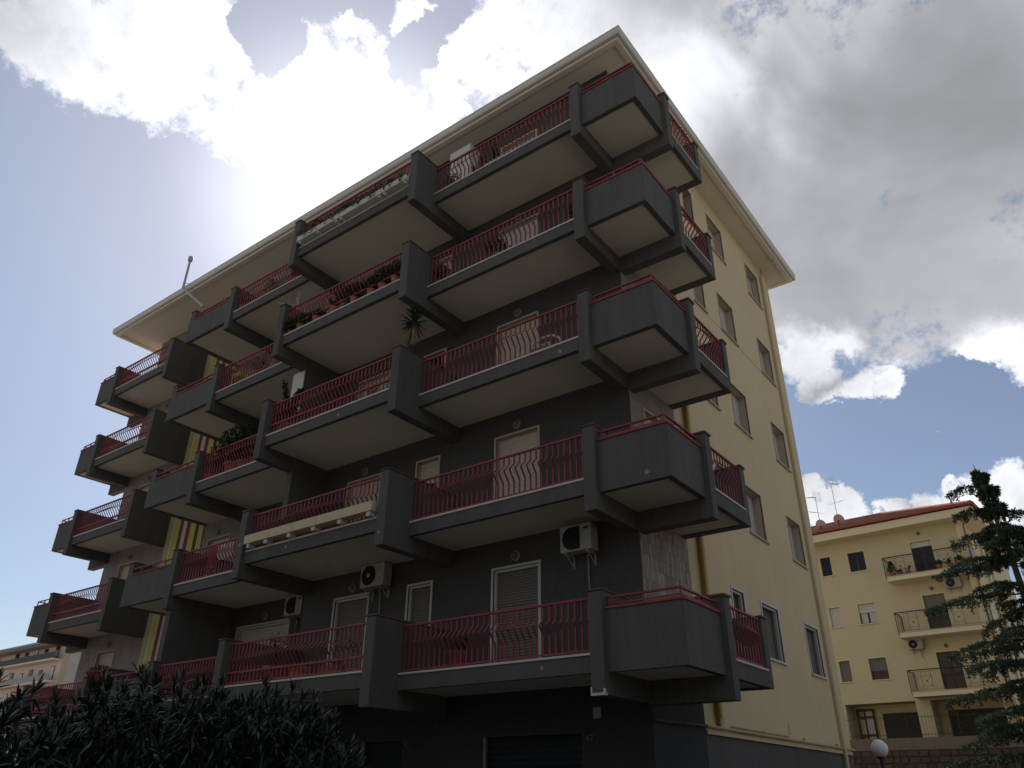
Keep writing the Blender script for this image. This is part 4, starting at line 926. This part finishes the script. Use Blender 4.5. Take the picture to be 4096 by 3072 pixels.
# barrel tiles: one column object per row of tiles running up the front slope
for i in range(62):
    u = 2.66 - i * .205; rl = min(run, max(.4, (2.76 - u))) - .05; mb = MB(); nseg = max(1, int(rl / .38))
    for s_ in range(nseg):
        t0, t1 = s_ * rl / nseg, (s_ + 1) * rl / nseg + .04
        for q in range(5):
            a0, a1 = math.pi * q / 5, math.pi * (q + 1) / 5
            def pp(a, t_, rr): return NP(u + rr * math.cos(a), 1.10 - t_, zr + t_ * pitch + .012 + rr * .75 * math.sin(a) + (0.018 if t_ == t0 else 0))
            mb.quad(pp(a0, t0, .098), pp(a1, t0, .098), pp(a1, t1, .082), pp(a0, t1, .082))
    mb.build('tile_row', 'rooftile', r_)
mb = MB(); mb.tube([NP(2.76, 1.05, zr + .06), NP(2.76 - run, 1.05 - run, hz_ + .06)], .11, 8); mb.tube([NP(2.76 - run, 1.05 - run, hz_ + .06), NP(UL - .9, 1.05 - run, hz_ + .06)], .11, 8); mb.build('ridge_tiles', 'rooftile', r_)
mb = MB(); mb.tube([NP(2.70, 1.0, zt), NP(2.55, .9, zt - .35), NP(1.95, .16, zt - .75), NP(1.93, .14, zt - 1.1), NP(1.93, .14, 4.5)], .05, 8); mb.build('downpipe', 'copper', G)
# balconies
def iron_rail(bal, pts, z0, z1, fancy):
    """rail along consecutive (u, off) points"""
    mb = MB(); rail = MB()
    for (a, oa), (b, ob) in zip(pts[:-1], pts[1:]):
        Ln = math.hypot(b - a, ob - oa); n = max(2, int(Ln / .115))
        rail.tube([NP(a, oa, z1), NP(b, ob, z1)], .03, 6); mb.tube([NP(a, oa, z1 - .09), NP(b, ob, z1 - .09)], .01, 4); mb.tube([NP(a, oa, z0 + .08), NP(b, ob, z0 + .08)], .01, 4)
        for i in range(n + 1):
            t_ = i / n; u, o = a + (b - a) * t_, oa + (ob - oa) * t_
            inside = [c for c in fancy if oa == ob and abs(u - c) < .24]
            mb.tube([NP(u, o, z0 + .08), NP(u, o, z0 + .25 if inside else z1 - .09)], .006, 4, cap=False)
            if inside: mb.tube([NP(u, o, z0 + .73), NP(u, o, z1 - .09)], .006, 4, cap=False)
        if oa == ob:
            for c in fancy:
                for s1, s2 in ((-1, 1), (1, -1)): mb.tube([NP(c + .24 * s1, oa, z0 + .25), NP(c + .24 * s2, oa, z0 + .73)], .007, 4)
                mb.tube([NP(c - .24, oa, z0 + .25), NP(c + .24, oa, z0 + .25)], .008, 4); mb.tube([NP(c - .24, oa, z0 + .73), NP(c + .24, oa, z0 + .73)], .008, 4)
                for s1 in (-1, 1): mb.tube([NP(c + .24 * s1, oa, z0 + .08), NP(c + .24 * s1, oa, z1 - .09)], .010, 4)
                mb.lathe(NP(c, oa, z0 + .45), [(.01, 0), (.055, .04), (.01, .08)], 8)
    rail.build('handrail', 'iron', bal); b_ = mb.build('railing', 'iron', bal); b_['kind'] = 'stuff'
    for u, o in pts: mb = MB(); mb.tube([NP(u, o, z0 - .18), NP(u, o, z1)], .02, 6); mb.build('post', 'iron', bal)
for z in (12.61, 9.50, 6.44):
    mb = MB(); nb(mb, -2.48, 0, z, 2.15, 1.2, z + .25); b_ = mb.build('balcony', 'creamlight', G, bevel=.01)
    mb = MB(); nb(mb, -2.51, 0, z + .252, 2.18, 1.23, z + .28); mb.build('slab_edge', 'marble', b_)
    iron_rail(b_, [(-2.44, .05), (-2.44, 1.22), (2.1, 1.22), (2.1, .05)], z + .26, z + 1.33, (-1.55, .75))
mb = MB(); nb(mb, 2.12, .1, 12.95, 2.14, 1.15, 13.85); mb.build('glass_screen', 'plate', G)
NM = [('clipped cone shrub at the left end', -2.12, .19, .2, 'cone', (.3, .3, .42), 420, 'leafdark'), ('round plant second from left', -1.7, .14, .18, 'bush', (.14, .14, .08), 90, 'leafdark'), ('spreading rubbery plant third from the left', -1.28, .15, .18, 'sparse', (.22, .2, .32), 60, 'leafdark'),
      ('dense clipped shrub just right of the door', .38, .17, .28, 'bush', (.19, .19, .14), 260, 'leafdark'), ('agave with long upright blades', .93, .15, .26, 'spiky', (.3, .3, .5), 26, 'leafdark'), ('big red pot of ground cover at the right end', 1.42, .22, .3, 'bush', (.22, .22, .16), 260, 'leafdark')]
for lb, u, r, h, fo, fr, n, fm in NM:
    p = NP(u, .95, 12.89); potted('%s on the yellow house\'s top balcony' % lb, p.x, p.y, p.z, r, h, 'terracotta', fo, fr, n, fm, group='pots on the top balcony of the yellow house', w=.03, L=.1)
p = NP(1.42, .95, 12.89); t = thing('dracaena', p, 'spiky dragon tree on a thin stem, top balcony of the yellow house', 'plant')
mb = MB(); tp = p + Vector((-.05, 0, 1.25)); mb.tube([p + Vector((0, 0, .3)), tp], .02, 6); mb.build('trunk', 'stem', t); mb = MB()
for _ in range(60): leaf(mb, tp, rdir(.2), random.uniform(.3, .5), .014, 0, .2)
mb.build('crown', 'leaf', t)
ac_unit(lambda u, o, z: NP(-2.32 + u, o, 8.97 + z), .76, .52, .3, 'air conditioner under the middle balcony of the yellow house, at its left', 'round', hose=[(.5, .1, -.02), (.5, .05, -.3), (.62, .03, -.55)])
ac_unit(lambda u, o, z: NP(.32 + u, o, 11.98 + z), .76, .52, .3, 'air conditioner half hidden by the conifer under the top balcony of the yellow house', 'round')
for z, nm_ in ((15.35, 'top'), (12.15, 'middle'), (9.05, 'lowest')):
    p = NP(-.5, .0, z); wall_lamp(p.x, p.y - .01, p.z, 'round wall lamp above the %s balcony door of the yellow house' % nm_)
# aerials and dishes on its roof
def aerial(u, zb0, zt0, label, lean, twist):
    base = NP(u, -.5, zb0); t = thing('tv_antenna', base, label, 'antenna', 'television aerials')
    tp = base + Vector((0, 0, zt0 - zb0)); mb = MB(); mb.tube([base, tp], .02, 6); mb.build('mast', 'steel', t)
    bd = (DD * math.cos(twist) + NN * math.sin(twist)); sd2 = Vector((-bd.y, bd.x, 0))
    mb = MB(); A = tp + Vector((0, 0, -.05)) - bd * .15; Bq = A + bd * .95 + Vector((0, 0, lean)); mb.tube([A, Bq], .015, 5); mb.build('boom', 'steel', t)
    for i in range(8):
        q = A.lerp(Bq, .2 + .8 * i / 8); mb = MB(); mb.tube([q - sd2 * .16, q + sd2 * .16], .007, 4); mb.build('element', 'steel', t)
    for s_ in (1, -1):
        mb = MB(); e = A - bd * .05 + Vector((0, 0, s_ * .32))
        for fr_ in (.25, .5, .75, 1): q = A.lerp(e, fr_); mb.tube([q - sd2 * .28, q + sd2 * .28], .008, 4)
        mb.tube([A - sd2 * .27, e - sd2 * .27], .008, 4); mb.tube([A + sd2 * .27, e + sd2 * .27], .008, 4); mb.build('reflector', 'steel', t)
    q0 = base + Vector((0, 0, (zt0 - zb0) * .58)); mb = MB(); mb.tube([q0, q0 + bd * .8 + Vector((0, 0, .3))], .012, 5)
    for i in range(6): q = q0 + (bd * .8 + Vector((0, 0, .3))) * (i / 5); mb.tube([q - sd2 * (.55 - .04 * i), q + sd2 * (.55 - .04 * i)], .006, 4)
    mb.build('lower_aerial', 'steel', t)
aerial(-6.17, 16.5, 19.05, 'shorter television aerial on the tiled roof, next to the yellow side wall', .25, 2.6)
aerial(-5.01, 16.5, 19.75, 'taller television aerial on the tiled roof beyond the yellow side wall', .1, 1.3)
for u, z, lb in ((-6.10, 17.08, 'left of the two pinkish satellite dishes on the tiled roof'), (-4.93, 17.20, 'right of the two pinkish satellite dishes on the tiled roof')):
    c = NP(u, -.38, z); t = thing('satellite_dish', c, lb, 'satellite dish', 'satellite dishes on the tiled roof'); ax = (-NN * -.9 + DD * .25 + Vector((0, 0, .45))).normalized()
    e1_ = ax.cross(Vector((0, 0, 1))).normalized(); e2_ = ax.cross(e1_); mb = MB(); n = 24; prof = [(.02, -.07), (.15, -.055), (.27, -.02), (.37, .03), (.375, .03)]
    for r, d in prof:
        for j in range(n): a = 2 * math.pi * j / n; mb.v.append(tuple(c + e1_ * r * math.cos(a) + e2_ * r * math.sin(a) + ax * d))
    for k in range(len(prof) - 1):
        for j in range(n): mb.f.append((k * n + j, k * n + (j + 1) % n, (k + 1) * n + (j + 1) % n, (k + 1) * n + j)); mb.m.append(0)
    mb.f.append(tuple(range(n))); mb.m.append(0); mb.build('reflector', 'dish', t, smooth=True)
    mb = MB(); mb.tube([c - ax * .06, c - ax * .14 + Vector((0, 0, -.08)), NP(u - .04, -.5, z - .5)], .025, 6); mb.build('mount', 'black', t)
    mb = MB(); mb.tube([c - e2_ * .0 + ax * .03 + Vector((0, 0, -.36)), c + ax * .45 + Vector((0, 0, -.15))], .012, 5); mb.build('feed_arm', 'steel', t)

# retaining wall with railing in front of it
W = thing('retaining_wall', NP(-2, 1.6, 0), 'rubble stone wall with stained concrete top below the yellow house', 'wall')
mb = MB(); nb(mb, UL - 6, 1.5, 3.86, 16, 1.95, GZ + .03); mb.build('concrete_top', 'concrete', W, bevel=.02)
mb = MB(); nb(mb, UL - 6, 1.53, 0, 16, 1.9, 3.858); mb.build('wall_core', 'rubble', W)
random.seed(21)
z = 2.35
while z < 3.84:      # individual stones of the part in view
    h = random.uniform(.22, .38); h = min(h, 3.85 - z); u = -8.0
    while u < 8.0:
        w = random.uniform(.3, .65); mb = MB(); d = random.uniform(.0, .05); j = lambda: random.uniform(-.02, .02)
        P8 = [NP(u + .015 + j(), 1.89, z + .015), NP(u + w - .015 + j(), 1.89, z + .015 + j()), NP(u + w - .02 + j(), 1.89, z + h - .015 + j()), NP(u + .015 + j(), 1.89, z + h - .02 + j())]
        cc = sum(P8, Vector()) / 4; Q8 = [cc + (p_ - cc) * .86 - NN * (.045 + d) for p_ in P8]
        mb.quad(*Q8)
        for a in range(4): mb.quad(P8[a], P8[(a + 1) % 4], Q8[(a + 1) % 4], Q8[a])
        mb.build('stone', 'rubble', W); u += w
    z += h
mb = MB(); nb(mb, UL - 6, -1.3, GZ - .3, 16, 1.5, GZ); structure(mb.build('terrace', 'paving'))['label'] = 'paved terrace behind the retaining wall'
mb = MB(); nb(mb, -6.6, -11, 0, UR - .01, -1.31, GZ - .31); mb.build('foundation', 'cream', G)
Fn = thing('iron_fence', NP(-2.5, 1.4, GZ), 'low dark iron fence with spear tips on top of the retaining wall', 'fence')
fz = GZ + .03
for a, b in ((-6.6, 2.4),):
    for zz in (.16, 1.0): mb = MB(); mb.tube([NP(a, 1.7, fz + zz), NP(b, 1.7, fz + zz)], .016, 4); mb.build('rail', 'iron', Fn)
    n = int((b - a) / .16)
    for i in range(n + 1):
        u = a + (b - a) * i / n; mb = MB(); mb.tube([NP(u, 1.7, fz), NP(u, 1.7, fz + 1.1), NP(u, 1.7, fz + 1.18)], [.009, .009, .002], 4); mb.build('bar', 'iron', Fn)
    for u in (-6.5, -5.3, -2.9, -.4, 2.3): mb = MB(); mb.tube([NP(u, 1.7, fz), NP(u, 1.7, fz + 1.1)], .03, 4); mb.build('post', 'iron', Fn)

# globe lamp
L_ = thing('street_lamp', (1.31, 9.8, 0), 'white globe street lamp on a dark post at the foot of the yellow wall', 'street lamp')
mb = MB(); mb.lathe((1.31, 9.8, 2.55), [(.07, 0)] + [(.21 * math.cos(a), .20 + .21 * math.sin(a)) for a in [R(d) for d in range(-68, 90, 12)]] + [(.01, .41)], 24); mb.build('globe', 'lampglobe', L_, smooth=True)
mb = MB(); mb.lathe((1.31, 9.8, 2.50), [(.06, 0), (.10, .02), (.10, .06), (.075, .07)], 16); mb.build('collar', 'iron', L_)
mb = MB(); mb.tube([(1.31, 9.8, 0), (1.31, 9.8, 2.5)], .045, 10); mb.build('post', 'iron', L_)
mb = MB(); mb.lathe((1.31, 9.8, 0), [(.12, 0), (.12, .05), (.07, .3), (.05, .4)], 12); mb.build('base', 'iron', L_)

# ------------------------------------------------------------------ far left: annex and distant block
A_ = thing('garden_annex', (-31, 4, 0), 'low cream and pale green wall end beyond the far wing, above the hedge', 'building')
mb = MB(); mb.box(-31.95, 4, 0, -31.12, 9, 7.7); mb.build('cream_wall', 'cream', A_)
mb = MB(); mb.box(-31.11, 3.9, 0, -28.0, 9, 7.7); mb.build('pale_wall', 'stone', A_)
mb = MB(); mb.box(-32.2, 3.7, 7.7, -27.8, 9.2, 7.85); mb.build('flat_roof', 'slate', A_)
Dl = thing('distant_block', (-140, 50, 0), 'hazy pinkish apartment block far off above the hedge at lower left', 'building')
mb = MB(); mb.box(-185, 46.5, 0, -126, 60, 22.3); mb.build('wall', 'pink', Dl)
mb = MB(); mb.box(-186, 44.6, 22.3, -125, 61, 22.7); mb.box(-186, 44.3, 22.55, -125, 44.6, 22.9); mb.build('roof', 'slate', Dl)
for k in range(5):
    z = 19.9 - 3.3 * k
    for a, b in ((-184, -151), (-147.5, -128)):
        mb = MB(); mb.box(a, 45.0, z, b, 46.5, z + .25); bb = mb.build('balcony', 'pink', Dl)
        mb = MB(); mb.box(a, 45.0, z + .251, b, 45.06, z + 1.2); mb.build('parapet', 'iron' if k == 0 else 'plate', bb)
    for i, x in enumerate((-181, -176.5, -172, -167, -163, -158.5, -154, -145.5, -142, -138.5, -135, -131)):
        mb = MB(); hgt = 2.3 if i % 2 else 2.0; mb.box(x, 46.42, z + .3, x + 1.3, 46.499, z + .3 + hgt); w_ = mb.build('window', 'brownframe', Dl)
        mb = MB(); mb.box(x + .1, 46.40, z + .4, x + 1.2, 46.419, z + .2 + hgt); mb.build('pane', 'glass' if (i + k) % 3 else 'shutterw', w_)
mb = MB(); mb.tube([(-149.4, 44.4, 22.3), (-149.2, 46.2, 21.2), (-149.2, 46.3, 4)], .12, 6); mb.build('downpipe', 'copper', Dl)

# ------------------------------------------------------------------ oleander bushes
def oleander(label, cx, cy, rx_, ry_, zt, nst, seed, dx=0.0):
    random.seed(seed)
    t = thing('oleander_bush', (cx, cy, 0), label, 'bush', 'oleander bushes'); st = MB(); lf = MB()
    for i in range(nst):
        a = random.uniform(0, 6.28); k = random.random() ** .5
        bx_, by_ = cx + rx_ * .35 * k * math.cos(a), cy + ry_ * .6 * k * math.sin(a)
        ex_, ey_ = cx + rx_ * k * math.cos(a), cy + ry_ * k * math.sin(a)
        dome = math.sqrt(max(0, 1 - .72 * k ** 3.6)); ez = zt * dome * random.uniform(.66, 1.0) + (random.uniform(.0, .16) if random.random() < .15 else 0)
        p0, p1, p2 = Vector((bx_, by_, 0)), Vector(((bx_ + ex_) / 2, (by_ + ey_) / 2, ez * .55)), Vector((ex_, ey_, ez))
        pts = [p0.lerp(p1, q).lerp(p1.lerp(p2, q), q) for q in (0, .3, .55, .75, .9, 1)]
        st.tube(pts, [.014, .011, .009, .007, .005, .003], 4, cap=False)
        seg = [(pts[j], pts[j + 1]) for j in range(1, 5)]; L = sum((b - a_).length for a_, b in seg); n = int(L / .045)
        for j in range(n):
            q = (j + 1) / n; w_ = q * 4 - 1e-6; sg = seg[min(3, int(w_))]; p = sg[0].lerp(sg[1], w_ - int(w_)); d = (sg[1] - sg[0]).normalized()
            for _ in range(2 if q < .75 else 3):
                ld = (d * random.uniform(.05, .8) + rdir(.0) * 1.0 + Vector((.1, -.25, 0))).normalized()
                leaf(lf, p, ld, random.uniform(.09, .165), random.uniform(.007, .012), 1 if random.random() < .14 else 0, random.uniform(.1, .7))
        for _ in range(7): leaf(lf, p2, (d + rdir(.2) * .55).normalized(), random.uniform(.11, .17), .011, 0 if random.random() < .7 else 1, .15)
    st.build('stems', 'stem', t); lf.build('foliage', ['oleander', 'oleanderback'], t)
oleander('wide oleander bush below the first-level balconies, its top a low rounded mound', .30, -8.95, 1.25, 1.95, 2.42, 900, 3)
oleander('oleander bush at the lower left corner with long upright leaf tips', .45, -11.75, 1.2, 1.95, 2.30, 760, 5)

# ------------------------------------------------------------------ cedar
random.seed(11)
T = thing('cedar_tree', (4.6, 24, 0), 'dark blue-green cedar with drooping tiers in front of the yellow house, at the right edge', 'tree')
trunk = [(4.75, 24, 0), (4.68, 24, 4), (4.58, 24, 7.5), (4.52, 24, 9.4), (4.47, 24, 10.9), (4.36, 24, 11.8), (4.32, 24, 12.7), (4.28, 24, 13.4), (4.20, 24, 14.0), (4.10, 24, 14.6)]
mb = MB(); mb.tube(trunk, [.24, .20, .15, .12, .10, .08, .06, .045, .03, .012], 8); mb.build('trunk', 'bark', T, smooth=True)
def tpos(z):
    for (a, b) in zip(trunk[:-1], trunk[1:]):
        if a[2] <= z <= b[2]: return Vector(a).lerp(Vector(b), (z - a[2]) / (b[2] - a[2]))
    return Vector(trunk[-1])
br = MB(); nd = MB()
def tuft(p, d, s_, m):
    # short shoot with a fan of needle faces
    for _ in range(5):
        v = (d * .6 + rdir(.25) * .9).normalized(); sd_ = v.cross(rdir()); 
        if sd_.length < .1: continue
        sd_ = sd_.normalized() * s_ * random.uniform(.14, .24); L = s_ * random.uniform(.7, 1.25)
        i = len(nd.v); nd.v += [tuple(p - sd_ * .5), tuple(p + v * L * .5 + sd_), tuple(p + v * L), tuple(p + v * L * .5 - sd_)]; nd.f.append((i, i + 1, i + 2, i + 3)); nd.m.append(m)
def limb(z, az, L, droop):
    o = tpos(z); h = Vector((math.cos(az), math.sin(az), 0)); sd_ = Vector((-h.y, h.x, 0)); n = 8
    pts = [o + h * L * (i / n) + Vector((0, 0, L * (.10 * (i / n) - droop * (i / n) ** 2))) + sd_ * L * .05 * math.sin(i * 1.1 + az * 3) for i in range(n + 1)]
    br.tube(pts, [max(.006, .018 * L ** .6 * (1 - i / (n + .5))) for i in range(n + 1)], 5, cap=False)
    nt = int(10 + L * 8)
    for j in range(nt):
        t_ = .12 + .88 * (j + random.random()) / nt; w_ = t_ * n; k = min(n - 1, int(w_)); p = pts[k].lerp(pts[k + 1], w_ - k)
        side = 1 if j % 2 else -1; tl = L * .30 * (1 - t_) ** .75 * random.uniform(.5, 1.15) + .10
        dv = (h * random.uniform(.3, .9) + sd_ * side + Vector((0, 0, random.uniform(-.30, .06)))).normalized()
        q = p + dv * tl + Vector((0, 0, -.10 * tl)); br.tube([p, q], [.007, .003], 3, cap=False)
        m_ = max(2, int(tl / .075))
        for s_ in range(m_ + 1):
            pq = p.lerp(q, s_ / m_); tuft(pq + rdir() * .02, (dv + Vector((0, 0, .15))).normalized(), .135, 1 if random.random() < .28 else 0)
        if random.random() < .8:
            hp = q + Vector((0, 0, -.02))
            for s_ in range(random.randint(2, 6)): tuft(hp + Vector((0, 0, -.055 * s_)) + rdir() * .02, Vector((0, 0, -1)), .12, 0)
z = 2.4; az = .4
while z < 14.3:
    Lmax = min(3.9, .33 * (14.75 - z) + .10); per = 5
    for q in range(per): az += 2.399 + random.uniform(-.5, .5); limb(z + random.uniform(-.28, .28), az, max(.20, Lmax * random.choice((.35, .5, .7, .85, 1.1))), random.uniform(.12, .34))
    z += random.uniform(.7, 1.05) if z < 10 else (random.uniform(.42, .62) if z < 13 else .27)
for z, az_, L in ((13.62, 3.16, 1.45), (12.55, 3.3, 1.5), (11.55, 3.05, 1.9), (10.55, 3.15, 2.6), (10.15, 3.4, 3.0), (8.95, 3.2, 3.7), (7.2, 3.15, 3.4), (5.4, 3.2, 3.8), (3.8, 3.25, 3.6), (12.3, 0.1, 1.1), (11.5, .05, 1.6), (4.6, 3.9, 3.6), (6.3, 3.9, 3.4)): limb(z, az_, L, random.uniform(.16, .26))
for _ in range(10): tuft(Vector(trunk[-1]) + Vector((random.uniform(-.06, .06), random.uniform(-.06, .06), random.uniform(-.5, .05))), rdir(.5), .12, 0)
br.build('branches', 'bark', T); nd.build('crown', ['cedar', 'cedarlight'], T)

# pale plaster repairs and chips on the dark paint
def patch(P, r, seed):
    random.seed(seed); mb = MB(); n = 11; mb.v = [tuple(P(r * random.uniform(.6, 1.2) * math.cos(2 * math.pi * j / n), r * random.uniform(.6, 1.2) * math.sin(2 * math.pi * j / n))) for j in range(n)]; mb.f = [tuple(range(n))]; mb.m = [0]
    mb.build('plaster_patch', 'plate', B)
for i, (x, y, z, r) in enumerate(((.987, -1.4625, 6.74, .055), (-.767, -1.5135, 9.84, .045), (-6.9, -2.1755, 9.84, .05), (-1.3, -1.5135, 3.58, .04), (-4.96, -2.2615, 6.5, .04), (-8.2, -2.1755, 6.75, .04), (-9.9, -2.2955, 7.05, .05))):
    patch(lambda a, b, x=x, y=y, z=z: (x + a, y, z + b), r, 40 + i)
mb = MB(); zb = FL(1) - .686; mb.box(-.272, -1.589, zb - .004, -.001, -1.50, zb + .035); mb.box(-.272, -1.589, zb + .035, -.245, -1.54, zb + .13); mb.box(-.03, -1.589, zb + .035, -.001, -1.54, zb + .10); mb.build('chipped_edge', 'stone', B)
